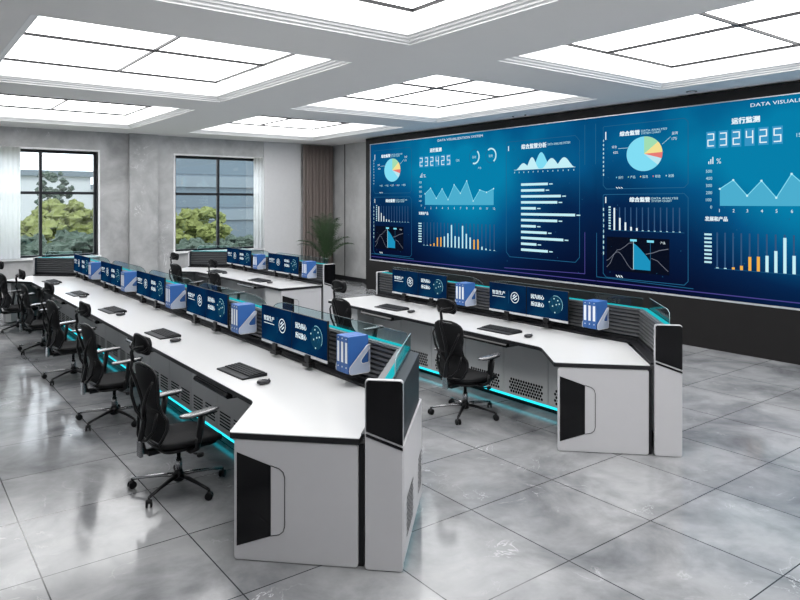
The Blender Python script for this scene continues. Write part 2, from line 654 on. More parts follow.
# back wall with two visible window openings and a third beyond the frame
WINS = [(1.55, 3.82), (5.56, 7.83), (-2.7, -.43)]
WZ0, WZ1 = .93, 3.25
TH = .28
bw = MB()
cuts = sorted(WINS)
x = XL - .3
for a, b in cuts:
    bw.box(x, a, YB, YB + TH, 0, ZC + .3)
    bw.box(a, b, YB, YB + TH, 0, WZ0)
    bw.box(a, b, YB, YB + TH, WZ1, ZC + .3)
    x = b
bw.box(x, XR + .3, YB, YB + TH, 0, ZC + .3)
struct(bw.build('wall_back', M_WALL))
struct(MB().box(XR, XR + .3, YF - .3, YB, 0, ZC + .3).build('wall_right', M_WALLR))
struct(MB().box(XL - .3, XL, YF - .3, YB, 0, ZC + .3).build('wall_left', M_SILL))
struct(MB().box(XL, XR, YF - .3, YF, 0, ZC + .3).build('wall_front', M_SILL))
# pilaster and smooth panel on the back wall, stone panel joints on the right wall
struct(MB().box(4.47, 5.11, YB - .14, YB, 0, ZC).build('trim_%d' % ntrim, M_WALL, bevel=.004)); ntrim += 1
struct(MB().box(7.86, 8.95, YB - .05, YB, 0, ZC).build('trim_%d' % ntrim, M_WALLP, bevel=.004)); ntrim += 1
pj = MB()
for yj in (15.69, 14.6, 13.5, 2.0, .9):
    pj.box(XR - .012, XR, yj - .012, yj + .012, .12, ZC)
struct(pj.build('trim_%d' % ntrim, M_SKIRT)); ntrim += 1
struct(MB().box(XR - .02, XR, YF, YB, 0, .12).build('baseboard_right', M_SKIRT))
struct(MB().box(XL, 4.47, YB - .02, YB, 0, .12).build('baseboard_back', M_SKIRT))
struct(MB().box(XL, XL + .02, YF, YB, 0, .12).build('baseboard_left', M_SKIRT))

for n, (a, b) in enumerate(WINS):
    root = bpy.data.objects.new('window_%d' % (n + 1), None)
    COL.objects.link(root)
    root.location = (a, YB, WZ0)
    root['kind'] = 'structure'
    W, Hh = b - a, WZ1 - WZ0
    rv = MB()          # white reveal and architrave
    for (p, q, r, s) in ((-.04, 0, -.04, Hh + .04), (W, W + .04, -.04, Hh + .04)):
        rv.box(p, q, -.02, .1, r, s)
    rv.box(0, W, -.02, .1, Hh, Hh + .04)
    rv.box(-.06, W + .06, -.06, .1, -.045, 0)
    rv.build('window_surround', M_SILL, root)
    fr = MB()
    f = .06
    fr.box(0, f, .12, .19, 0, Hh); fr.box(W - f, W, .12, .19, 0, Hh)
    fr.box(f, W - f, .12, .19, 0, f * .7); fr.box(f, W - f, .12, .19, Hh - f, Hh)
    fr.box(W / 2 - .03, W / 2 + .03, .12, .19, f * .7, Hh - f)
    fr.box(f, W - f, .125, .185, 1.36, 1.42)
    fr.build('window_frame', M_WIN, root)
    MB().box(f, W - f, .15, .158, f * .7, Hh - f).build('window_pane', M_GLASSW, root)


def sheer(x0, x1, label):
    mb = MB()
    L = x1 - x0
    nf = max(2, int(L / .085))

    def fn(u, v):
        return (x0 + u * L, YB - .085 + .010 * math.sin(u * nf * 2 * PI), WZ0 - .0 + v * (WZ1 - WZ0 + .03))
    mb.grid(nf * 8, 1, fn, thick=(0, .003, 0))
    return tag(mb.build('sheer_curtain', M_SHEER), label, 'curtain')


sheer(1.45, 2.27, 'white sheer curtain drawn over the left part of the left window')
sheer(7.56, 7.84, 'narrow white sheer curtain gathered at the right edge of the right window')

# taupe curtain in the corner
mb = MB()


def cf(u, v):
    x = 8.97 + u * .94
    return (x, YB - .13 - .05 * math.sin(u * 9 * 2 * PI) - .012 * math.sin(u * 31 + v * 2), .03 + v * 3.64)


mb.grid(120, 10, cf, thick=(0, .006, 0))
tag(mb.build('curtain', M_CURT), 'full height taupe curtain hanging in the far corner beside the wall', 'curtain')

# downlights and ceiling details
for x, y, lab in ((9.22, 5.25, 'small round downlight in the ceiling edge above the video wall'),):
    t = thing('ceiling_downlight', lab, 'ceiling light', (x, y, ZC))
    MB().lathe([(.075, 0), (.075, -.006), (.05, -.008), (.05, 0)], seg=24).build('rim', M_GRID, t)
    MB().lathe([(.050, -.014), (.050, -.001)], seg=24).build('lens', M_WHITE, t)
for y in (8.45, 8.75):
    o = MB().lathe([(.018, 0), (.018, -.012), (.010, -.016)], (9.25, y, ZC), 12).build('ceiling_sensor', M_GRID)
    tag(o, 'tiny dark ceiling sensor above the video wall, %s of the close pair' % ('right' if y < 8.6 else 'left'), 'sensor', 'paired ceiling sensors')

# ------------------------------------------------------------------ outside
o = MB().box(-60, 120, YB + TH + .5, 200, -3.2, -3.0).build('outdoor_lawn', M_GRASS)
struct(o)
o.name = 'ground'


def blob_tree(x, y, base, h, r, mat, label, n=110, cat='tree', name='leafy_tree'):
    t = thing(name, label, cat, (x, y, base), 0, 'trees outside the windows')
    MB().tube([(0, 0, 0), (.1, 0, h * .35), (0, .1, h * .8)], [.16, .11, .05], 8).build('trunk', M_BARK, t)
    rr = random.Random(int(x * 10 + y))
    mb = MB()
    for _ in range(n):
        a, q, zz = rr.uniform(0, 2 * PI), rr.uniform(0, 1) ** .5 * r, rr.uniform(.38, 1.0)
        k = (1 - (zz - .6) ** 2 * 2.2)
        cx, cy, cz = math.cos(a) * q * k, math.sin(a) * q * k, zz * h
        s = rr.uniform(.12, .24) * r
        # a clump of leaf-size facets, jittered so the outline is ragged
        nu, nv = 9, 6
        vs, fs = [], []
        for j in range(nv + 1):
            ph = -PI / 2 + PI * j / nv
            for i in range(nu):
                th = 2 * PI * i / nu
                d = s * rr.uniform(.55, 1.25)
                vs.append((cx + d * math.cos(ph) * math.cos(th), cy + d * math.cos(ph) * math.sin(th), cz + d * .75 * math.sin(ph)))
        for j in range(nv):
            for i in range(nu):
                fs.append((j * nu + i, j * nu + (i + 1) % nu, (j + 1) * nu + (i + 1) % nu, (j + 1) * nu + i))
        mb.add(vs, fs, 0, False)
    mb.build('foliage', mat, t)
    return t


def wx(px, y):  # point on a line of sight at outdoor distance y
    k = (px - 400) / 680
    dx = math.sin(YAW) + k * math.cos(YAW)
    dy = math.cos(YAW) - k * math.sin(YAW)
    return y * dx / dy


for px, y, top, r, mt, lab in (
        (28, 38, 1.0, 2.2, M_FOL1, 'yellow green tree seen through the left pane of the left window'),
        (54, 48, 4.0, 1.2, M_FOL2, 'tall dark tree rising above the transom of the left window'),
        (71, 40, 2.0, 2.2, M_FOL1, 'bright yellow green tree in the centre pane of the left window'),
        (96, 43, 1.6, 2.0, M_FOL1, 'yellow green tree at the right edge of the left window'),
        (36, 25, .45, 1.7, M_FOL2, 'dark green shrub low in the left window, left of the mullion'),
        (69, 27, .7, 2.2, M_FOL2, 'dark green shrub low in the left window, right of the mullion'),
        (100, 29, .5, 1.7, M_FOL2, 'dark green shrub behind the right jamb of the left window'),
        (4, 30, .7, 2.0, M_FOL2, 'dark green shrub hidden partly by the sheer curtain'),
        (198, 34, 1.6, 1.8, M_FOL1, 'yellow green tree in the lower left pane of the right window'),
        (186, 23, .6, 1.5, M_FOL2, 'dark green shrub low in the left half of the right window'),
        (210, 26, .5, 1.5, M_FOL2, 'dark green shrub low behind the mullion of the right window'),
        (234, 28, .6, 1.3, M_FOL2, 'rounded dark shrub low in the right half of the right window')):
    blob_tree(wx(px, y), y, -3.0, top + 3.0, r, mt, lab)

# office block behind the right window
bx0, bx1 = wx(166, 46), wx(290, 46)
t = thing('office_building', 'blue grey office block with horizontal bands seen through the right window', 'building', ((bx0 + bx1) / 2, 50, -3.0))
wd = (bx1 - bx0) / 2
MB().box(-wd, wd, -4, 6, 0, 16).build('body', M_BLDB, t)
for k in range(7):
    MB().box(-wd - .1, wd + .1, -4.25, -3.95, 1.6 + k * 2.3, 2.35 + k * 2.3).build('spandrel_band', M_OUTLIGHT, t)
    MB().box(-wd, wd, -4.08, -3.99, 2.5 + k * 2.3, 3.8 + k * 2.3).build('window_strip', M_BLDG, t)
for px, y, w, h, lab in ((30, 70, 9, 8.0, 'pale low building on the skyline left of the mullion in the left window'),
                         (85, 78, 14, 7.0, 'long pale low building on the skyline right of the mullion in the left window')):
    t = thing('low_building', lab, 'building', (wx(px, y), y, -3.0))
    MB().box(-w / 2, w / 2, -3, 3, 0, h - .5).build('body', M_BLD, t)
    MB().box(-w / 2 - .3, w / 2 + .3, -3.3, 3.3, h - .5, h).build('roof', M_OUTLIGHT, t)

# ------------------------------------------------------------------ video wall
SX = 9.45
VY1, VY0 = 13.87, .25
vw = thing('video_wall', 'huge video wall with blue data charts filling the right wall', 'screen', (SX, (VY0 + VY1) / 2, 0))
yc = (VY0 + VY1) / 2
MB().box(.10, .54, VY0 - yc, VY1 - yc, 0, 3.68).build('housing', M_BLACKM, vw)
fb = MB()
LY1, LY0, LZ0, LZ1 = 13.68, .44, .73, 3.52
fb.box(0, .10, VY0 - yc, VY1 - yc, 0, LZ0 - .025)
fb.box(0, .10, VY0 - yc, VY1 - yc, LZ1 + .02, 3.68)
fb.box(0, .10, LY1 - yc + .02, VY1 - yc, LZ0 - .025, LZ1 + .02)
fb.box(0, .10, VY0 - yc, LY0 - yc - .02, LZ0 - .025, LZ1 + .02)
fb.build('bezel', M_BLACKM, vw)
tr = MB()
tr.box(-.006, .03, LY0 - .02 - yc, LY1 + .02 - yc, LZ0 - .025, LZ0)
tr.box(-.002, .03, LY0 - .02 - yc, LY1 + .02 - yc, LZ1, LZ1 + .012)
tr.box(-.003, .03, LY1 - yc, LY1 + .012 - yc, LZ0, LZ1)
tr.build('silver_trim', M_CHROMEL, vw)
scr = MB().box(0, .02, LY0 - LY1, 0, LZ0, LZ1).build('display', M_WALLSCR, vw, loc=(.012, LY1 - yc, 0))


class Gfx:
    """flat graphics on the display, in tile coordinates t (to the right) and z"""

    def __init__(self, off):
        self.off = off
        self.mb = {}
        self.d = 0

    def P(self, t, z, layer):
        return (-.0012 - .0006 * layer, -(t + self.off), z)

    def poly(self, pts, mat, layer=1):
        mb = self.mb.setdefault(mat.name, (MB(), mat))[0]
        vs = [self.P(t, z, layer) for t, z in pts]
        mb.add(vs, [tuple(range(len(vs)))])

    def rect(self, t0, t1, z0, z1, mat, layer=1):
        self.poly([(t0, z0), (t1, z0), (t1, z1), (t0, z1)], mat, layer)

    def line(self, pts, w, mat, layer=1):
        for (a, b), (c, d) in zip(pts[:-1], pts[1:]):
            L = math.hypot(c - a, d - b) or 1
            nx, ny = -(d - b) / L * w / 2, (c - a) / L * w / 2
            ex, ey = (c - a) / L * w * .3, (d - b) / L * w * .3
            self.poly([(a + nx - ex, b + ny - ey), (a - nx - ex, b - ny - ey), (c - nx + ex, d - ny + ey), (c + nx + ex, d + ny + ey)], mat, layer)

    def arc(self, ct, cz, r, a0, a1, w, mat, layer=1, n=28, asp=1):
        pts = []
        for k in range(n + 1):
            a = a0 + (a1 - a0) * k / n
            pts.append((a, ))
        o = [(ct + (r) * math.cos(p[0]), cz + (r) * asp * math.sin(p[0])) for p in pts]
        i = [(ct + (r - w) * math.cos(p[0]), cz + (r - w) * asp * math.sin(p[0])) for p in pts]
        for k in range(n):
            self.poly([o[k], o[k + 1], i[k + 1], i[k]], mat, layer)

    def wedge(self, ct, cz, r, a0, a1, mat, layer=1, asp=1):
        n = max(3, int(abs(a1 - a0) * 12))
        self.poly([(ct, cz)] + [(ct + r * math.cos(a0 + (a1 - a0) * k / n), cz + r * asp * math.sin(a0 + (a1 - a0) * k / n)) for k in range(n + 1)], mat, layer)

    def text(self, s, t, z, h, mat, width=None, bold=0.0, layer=2):
        vs, fs = text_geo(s)
        x0, x1 = min(v[0] for v in vs), max(v[0] for v in vs)
        y0, y1 = min(v[1] for v in vs), max(v[1] for v in vs)
        ky = h / (y1 - y0)
        kx = ky if width is None else width / (x1 - x0)
        mb = self.mb.setdefault(mat.name, (MB(), mat))[0]
        for ox, oz in ((0, 0), (bold, 0), (-bold, 0), (0, bold)) if bold else ((0, 0),):
            mb.add([self.P(t + (v[0] - x0) * kx + ox, z + (v[1] - y0) * ky + oz, layer + (abs(ox) + oz) * 10) for v in vs], fs)

    def panel(self, t0, t1, z0, z1, mat, r=.06, w=.010):
        pts = [(t0 + r, z0), (t1 - r, z0), (t1, z0 + r), (t1, z1 - r), (t1 - r, z1), (t0 + r * .3, z1), (t0, z1 - r * .3), (t0, z0 + r), (t0 + r, z0)]
        self.line(pts, w, mat)


SEG = {'2': 'abged', '3': 'abgcd', '4': 'fgbc', '5': 'afgcd'}


def seg_digit(g, ch, t, z, w, h, lw, mat):
    P = {'a': ((0, h), (w, h)), 'b': ((w, h), (w, h / 2)), 'c': ((w, h / 2), (w, 0)), 'd': ((0, 0), (w, 0)),
         'e': ((0, 0), (0, h / 2)), 'f': ((0, h / 2), (0, h)), 'g': ((0, h / 2), (w, h / 2))}
    for s in SEG[ch]:
        (a, b), (c, d) = P[s]
        g.line([(t + a, z + b), (t + c, z + d)], lw, mat, 4)


def heading(g, t, z, s, extra=True, tail='INTEGRATED SUPERVISION'):
    g.text(s, t + .03, z + .005, .075, G_WHITE, width=.36, bold=.006)
    if extra:
        g.text('DATA ANALYSIS', t + .42, z + .045, .032, G_LCYAN, width=.44)
        g.text('SYSTEM CHART', t + .42, z + .005, .03, G_LCYAN, width=.34)


def draw_tile(off, who):
    g = Gfx(off)
    # title
    g.text('DATA VISUALIZATION SYSTEM', 2.53, 3.415, .048, G_WHITE, width=1.38)
    # pie panel
    g.panel(.13, 1.62, 2.33, 3.36, G_LINE)
    g.rect(.17, .19, 3.14, 3.27, G_WHITE)
    heading(g, .42, 3.17, '综合监管')
    ct, cz, r = .89, 2.87, .315
    g.wedge(ct, cz, r, math.radians(96), math.radians(318), G_PIE, 2, .86)
    g.wedge(ct, cz, r, math.radians(40), math.radians(90), G_GREEN, 2, .86)
    g.wedge(ct, cz, r, math.radians(2), math.radians(40), G_YELLOW, 2, .86)
    g.wedge(ct, cz, r, math.radians(-18), math.radians(2), G_RED, 2, .86)
    g.wedge(ct, cz, r, math.radians(-42), math.radians(-18), G_PALE, 2, .86)
    g.wedge(ct, cz, r, math.radians(90), math.radians(96), G_PIE, 2, .86)
    g.line([(.42, 2.98), (.60, 2.98)], .006, G_LCYAN)
    g.text('42%', .32, 2.90, .04, G_WHITE)
    g.text('综合', .30, 2.99, .045, G_WHITE)
    g.line([(1.20, 3.0), (1.34, 3.10)], .006, G_LCYAN)
    g.text('17%', 1.36, 3.05, .04, G_WHITE)
    g.text('监测', 1.36, 3.13, .045, G_WHITE)
    for k, (mt, s) in enumerate(((G_PIE, '运行'), (G_GREEN, '产品'), (G_YELLOW, '监测'), (G_RED, '综合'), (G_PALE, '发展'))):
        g.rect(.38 + k * .22, .395 + k * .22, 2.505, 2.525, mt)
        g.text(s, .42 + k * .22, 2.49, .045, G_LCYAN)
    for k in range(3):
        g.line([(.38 + .045 * k, 2.355), (.41 + .045 * k, 2.335)], .012, G_WHITE)
    for k in range(9):
        g.rect(.125, .145, 2.55 + k * .07, 2.585 + k * .07, G_PALE)
    # lower left panel
    g.panel(.13, 1.62, .88, 2.24, G_LINE)
    g.rect(.17, .19, 2.10, 2.20, G_WHITE)
    heading(g, .60, 2.11, '综合监管')
    for k in range(12):
        t = .33 + k * .104
        g.rect(t, t + .020, 1.66, 2.03, G_DIM, 1)
        hh = [.36, .20, .13, .06, .045, .012, .012, .01, .01, .01, .01, .01][k]
        g.rect(t, t + .030, 1.66, 1.66 + hh, G_WHITE if k < 5 else G_PALE, 2)
    g.line([(.28, 1.655), (1.56, 1.655)], .006, G_LINE)
    for k in range(9):
        g.rect(.235, .275, 1.67 + k * .044, 1.695 + k * .044, G_PALE)
        g.rect(.125, .145, 1.25 + k * .09, 1.30 + k * .09, G_PALE)
    g.rect(.20, 1.32, 1.00, 1.55, G_BLACK, 1)
    top, base = [], []
    for k in range(17):
        u = k / 16
        top.append((.70 + u * .30, 1.46 - .27 * (u ** 1.3)))
    g.poly([(.70, 1.05)] + [(1.00, 1.05)] + top[::-1], G_FUN, 2)
    c1 = [(.20 + .035 * k, 1.14 + .17 * math.exp(-((k - 6) / 4.0) ** 2) - .10 * math.exp(-((k - 14) / 3.5) ** 2)) for k in range(16)]
    g.line(c1, .008, G_CURVE, 3)
    c2 = [(.20, 1.05), (.27, 1.12), (.33, 1.25), (.40, 1.34), (.46, 1.35), (.54, 1.40), (.62, 1.46), (.70, 1.47)]
    g.line(c2, .008, G_CURVE, 3)
    g.line([(.92, 1.30), (1.05, 1.33), (1.15, 1.37), (1.30, 1.40)], .010, G_CURVE, 3)
    g.line([(1.02, 1.24), (1.12, 1.21), (1.20, 1.14), (1.30, 1.06)], .008, G_CURVE, 3)
    g.line([(.70, 1.05), (.70, 1.52)], .008, G_LCYAN, 3)
    g.line([(1.0, 1.05), (1.0, 1.50)], .008, G_LINE, 3)
    g.rect(.64, .76, 1.49, 1.525, G_PIE, 4)
    g.rect(.94, 1.06, 1.485, 1.52, G_PIE, 4)
    g.text('产品', 1.17, 1.47, .04, G_WHITE)
    for k in range(3):
        g.line([(.38 + .045 * k, .93), (.41 + .045 * k, .90)], .014, G_WHITE)
    # counter
    g.text('运行监测', 2.27, 3.20, .085, G_WHITE, width=.38, bold=.006)
    for k, ch in enumerate('232425'):
        t = 1.90 + k * .183
        g.rect(t, t + .135, 2.885, 3.125, G_BOX, 1)
        seg_digit(g, ch, t + .025, 2.92, .085, .17, .016, G_WHITE)
    g.text('15%', 3.12, 2.96, .05, G_LCYAN)
    for ct, a0, a1 in ((3.67, -1.9, .9), (4.14, -1.0, 2.2)):
        g.arc(ct, 3.03, .15, a0, a1, .03, G_LCYAN, 2)
        g.arc(ct, 3.03, .15, a1, a0 + 2 * PI, .010, G_LINE, 2)
        g.text('监测', ct - .06, 3.0, .05, G_LCYAN)
    g.text('产品', 3.78, 2.78, .04, G_LCYAN)
    for k in range(3):
        g.rect(1.93 + .03 * k, 1.945 + .03 * k, 2.66, 2.70 + .03 * k, G_WHITE)
    g.text('%', 2.05, 2.66, .075, G_WHITE)
    # area chart
    Z0 = 2.06
    yv = [2.30, 2.42, 2.20, 2.40, 2.17, 2.48, 2.30, 2.55, 2.14, 2.36, 2.31, 2.38]
    pts = [(2.10 + k * .192, v) for k, v in enumerate(yv)]
    for (a, b), (c, d) in zip(pts[:-1], pts[1:]):
        g.poly([(a, Z0), (c, Z0), (c, d), (a, b)], G_AREA, 2)
    g.line(pts, .012, G_PIE, 3)
    for k, (a, b) in enumerate(pts):
        g.arc(a, b, .016, 0, 2 * PI, .016, G_LCYAN, 4, 8)
        g.text(str(k + 1), a - .01, 1.97, .045, G_WHITE)
    for k, s in enumerate(('0', '100', '200', '300', '400', '500')):
        g.text(s, 1.99 - .032 * len(s) + (.0 if len(s) > 1 else .0), 2.02 + k * .103, .045, G_PALE)
    g.text('发展和产品', 1.88, 1.84, .065, G_WHITE, width=.33, bold=.003)
    # bar chart
    hs = [.01, .012, .03, .06, .19, .20, .22, .29, .47, .24, .23, .46, .30, .23, .19, .20, .06, .03, .012, .01]
    for k, hh in enumerate(hs):
        t = 2.05 + k * .114
        g.rect(t, t + .022, 1.17, 1.68, G_DIM, 1)
        mt = G_ORANGE if (2 <= k <= 5 or k in (14, 15)) else G_LCYAN
        g.rect(t - .006, t + .034, 1.17, 1.17 + hh, mt, 2)
    g.line([(2.02, 1.165), (4.30, 1.165)], .006, G_LINE)
    for k in range(8):
        g.rect(1.87, 1.98, 1.235 + k * .057, 1.262 + k * .057, G_PALE)
    # middle panel
    g.panel(4.55, 6.27, 1.08, 3.26, G_LINE, .09)
    g.rect(4.60, 4.62, 3.09, 3.18, G_WHITE)
    g.text('综合监管分析', 4.94, 3.10, .09, G_WHITE, width=.60, bold=.005)
    g.text('DATA ANALYSIS SYSTEM', 5.57, 3.13, .04, G_LCYAN, width=.50)
    g.line([(4.76, 2.72), (6.18, 2.72)], .008, G_LCYAN, 4)
    for c, w_, h_, mt in ((5.42, .24, .30, G_PIE), (4.99, .20, .12, G_LCYAN), (5.20, .18, .22, G_LCYAN), (5.66, .24, .18, G_LCYAN), (5.94, .24, .18, G_LCYAN)):
        n = 16
        p = [(c + w_ * (2 * k / n - 1), 2.72 + h_ * (math.cos(PI * (2 * k / n - 1)) * .5 + .5)) for k in range(n + 1)]
        g.poly(p, mt, 2 if mt is G_PIE else 3)
    for k in range(13):
        g.rect(4.76 + k * .115, 4.775 + k * .115, 2.66, 2.685, G_PALE)
    ws = [.48, .42, .70, .64, .27, .93, .64, .27, .46, .74, .28, .48]
    for k, w_ in enumerate(ws):
        w_ *= 1.34
        z = 2.42 - k * .110
        g.rect(4.93, 4.93 + w_, z, z + .045, G_LCYAN, 2)
        g.rect(4.96 + w_, 5.04 + w_, z + .01, z + .03, G_PALE, 2)
    # frame lines and specks
    g.line([(6.38, 3.42), (6.38, 2.75)], .012, G_LINE)
    g.line([(6.38, 1.6), (6.38, .90), (4.5, .86)], .012, G_PURP)
    g.line([(6.60, 3.42), (6.60, 2.75)], .012, G_LINE)
    g.line([(.0, 1.6), (.0, .87), (1.7, .84)], .010, G_LINE)
    g.line([(.0, .80), (6.6, .80)], .014, G_PURP)
    rr = random.Random(5)
    for _ in range(60):
        a, b = rr.uniform(.2, 6.4), rr.uniform(.85, 3.3)
        g.rect(a, a + .012, b, b + .012, G_LINE, 1)
    for nm, (mb, mt) in g.mb.items():
        mb.build(nm.replace('graphic_', '') + '_graphics', mt, scr)


draw_tile(0.0, 'far')
draw_tile(6.62, 'near')

# ------------------------------------------------------------------ console desks
LED_Z = 1.085


def offset_pts(pts, d):
    """polyline offset to the left by d, mitred"""
    out = []
    n = len(pts)
    for i, p in enumerate(pts):
        p = Vector(p)
        dirs = []
        if i > 0:
            dirs.append((p - Vector(pts[i - 1])).normalized())
        if i < n - 1:
            dirs.append((Vector(pts[i + 1]) - p).normalized())
        nr = [Vector((-q.y, q.x)) for q in dirs]
        if len(nr) == 1:
            out.append(tuple(p + nr[0] * d))
        else:
            b = (nr[0] + nr[1]).normalized()
            out.append(tuple(p + b * d / b.dot(nr[0])))
    return out


def strip(mb, path, d0, d1, z0, z1, mat=0, z0b=None, z1b=None):
    """solid band between two offsets of a plan polyline; the b heights are for the d1 side"""
    a, b = offset_pts(path, d0), offset_pts(path, d1)
    z0b = z0 if z0b is None else z0b
    z1b = z1 if z1b is None else z1b
    n = len(path)
    vs = [(x, y, z0) for x, y in a] + [(x, y, z1) for x, y in a] + [(x, y, z0b) for x, y in b] + [(x, y, z1b) for x, y in b]
    fs = []
    for i in range(n - 1):
        j = i + 1
        fs += [(i, j, n + j, n + i), (2 * n + j, 2 * n + i, 3 * n + i, 3 * n + j), (n + i, n + j, 3 * n + j, 3 * n + i), (j, i, 2 * n + i, 2 * n + j)]
    fs += [(0, n, 3 * n, 2 * n), (n - 1, 3 * n - 1, 4 * n - 1, 2 * n - 1)]
    mb.add(vs, fs, mat)


def round_corner(pts, rad, keys):
    out = []
    n = len(pts)
    for i, p in enumerate(pts):
        if i not in keys:
            out.append(p)
            continue
        p0, p1, p2 = Vector(pts[i - 1]), Vector(p), Vector(pts[(i + 1) % n])
        a = p1 + (p0 - p1).normalized() * rad
        b = p1 + (p2 - p1).normalized() * rad
        for k in range(7):
            t = k / 6
            q = a * (1 - t) ** 2 + p1 * 2 * t * (1 - t) + b * t * t
            out.append(tuple(q))
    return out


def end_cabinet(org, ang, label, sgn=1, depth=.6, W=.73):
    """panel cabinet closing a wing: local x runs along the end face towards the partition,
    y goes into the cabinet; sgn mirrors"""
    t = thing('end_cabinet', label, 'cabinet', (org[0], org[1], 0), ang)
    D = depth * sgn
    mb = MB()
    mb.box(.012, W - .012, min(.03 * sgn, D), max(.03 * sgn, D), .03, .70)
    mb.build('body', M_DOOR, t)
    MB().box(W - .012, W + .03, min(.03 * sgn, .1 * sgn), max(.03 * sgn, .1 * sgn), .0, .71).build('shadow_gap_filler', M_EDGE, t)
    # face panel with rounded corners
    def rr(x0, x1, z0, z1, r):
        p = []
        for cx, cz, a0 in ((x1 - r, z0 + r, -90), (x1 - r, z1 - r, 0), (x0 + r, z1 - r, 90), (x0 + r, z0 + r, 180)):
            for k in range(5):
                a = math.radians(a0 + 22.5 * k)
                p.append((cx + r * math.cos(a), cz + r * math.sin(a)))
        return p
    xf = lambda x, z, y: (x, y, z)
    y0, y1 = (0.0, .035) if sgn > 0 else (-.035, 0.0)
    MB().prism(rr(0, W, .0 + .004, .710, .02), y0, y1, xf=lambda x, z, y: (x, y, z)).build('face_panel', M_PAINT, t, bevel=.004)
    e = -.003 * sgn
    pts = [(.018, .635), (.018, .085), (.225, .155), (.225, .565)]
    MB().prism(pts, min(e, .004 * sgn), max(e, .004 * sgn), xf=xf).build('handle_recess', M_GLOSSB, t)
    g = MB()
    pl = [(.225, .565), (.275, .55), (.30, .53), (.309, .50), (.309, .215), (.30, .185), (.275, .165), (.225, .155)]
    for (a, b), (c, d) in zip(pl[:-1], pl[1:]):
        g.tube([(a, e * .5, b), (c, e * .5, d)], .0025, 6)
    g.build('seam', M_EDGE, t)
    return t


def end_column(org, ang, label, sgn=1):
    """tall end plate: white body with a gloss black top; local x across the face"""
    t = thing('end_column', label, 'column', (org[0], org[1], 0), ang)
    W = .22
    ya, yb = (-.010, .022) if sgn > 0 else (-.022, .010)
    f = ya if sgn > 0 else yb
    sg = -1 if sgn > 0 else 1
    r = .018
    def rr(x0, x1, z0, z1):
        p = []
        for cx, cz, a0 in ((x1 - r, z0 + r, -90), (x1 - r, z1 - r, 0), (x0 + r, z1 - r, 90), (x0 + r, z0 + r, 180)):
            for k in range(5):
                a = math.radians(a0 + 22.5 * k)
                p.append((cx + r * math.cos(a), cz + r * math.sin(a)))
        return p
    xf = lambda x, z, y: (x, y, z)
    MB().prism(rr(0, W, .004, 1.092), ya, yb, xf=xf).build('column_body', M_WHITE if False else M_PAINT, t, bevel=.004)
    bk = (yb if sgn > 0 else ya)
    MB().box(.006, W - .006, min(bk, bk - sg * .004), max(bk, bk - sg * .004), .02, 1.082).build('dark_back_panel', M_DARKP, t)
    k0, k1 = (f + sg * .004, f - sg * .002)
    pts = [(.008, .795), (W, .722), (W, 1.072), (W - .014, 1.086), (.020, 1.086), (.008, 1.074)]
    MB().prism(pts, min(k0, k1), max(k0, k1), xf=xf).build('gloss_black_panel', M_GLOSSB, t)
    pts = [(.008, .765), (W, .692), (W, .709), (.008, .782)]
    MB().prism(pts, min(k0, k1), max(k0, k1), xf=xf).build('black_stripe', M_GLOSSB, t)
    return t


def cabinet_proto(kind):
    """under-desk cabinet .64 wide; origin at its near front corner on the floor; front faces -x"""
    W = .643
    lab = 'grey under-desk cabinet with %s and cyan light strip' % ('slotted vents' if kind == 'slot' else 'hexagon vent holes')
    t = thing('under_desk_cabinet', lab, 'cabinet', (0, 0, -5))
    MB().box(.022, .42, .002, W - .002, .075, .708).build('body', M_DOOR, t)
    MB().box(.06, .42, .004, W - .004, 0.0, .075).build('plinth', M_SLATB, t)
    MB().box(0, .018, .004, W - .004, .085, .708).build('door', M_DOOR, t, bevel=.003)
    v = MB()
    if kind == 'slot':
        for c in (.16, .46):
            for k in range(5):
                z = .14 + k * .028
                v.box(-.002, .004, c - .115, c + .115, z, z + .013)
    else:
        for r in range(5):
            for q in range(13):
                y = .085 + q * .037 + (r % 2) * .0185
                z = .125 + r * .031
                p = [(y + .0155 * math.cos(PI / 6 + k * PI / 3), z + .0155 * math.sin(PI / 6 + k * PI / 3)) for k in range(6)]
                v.prism(p, -.002, .004, xf=lambda a, b, c: (c, a, b))
    v.build('vent', M_HOLE, t)
    MB().box(.004, .022, .0, W, .058, .078).build('light_strip', M_CYANF, t)
    return t


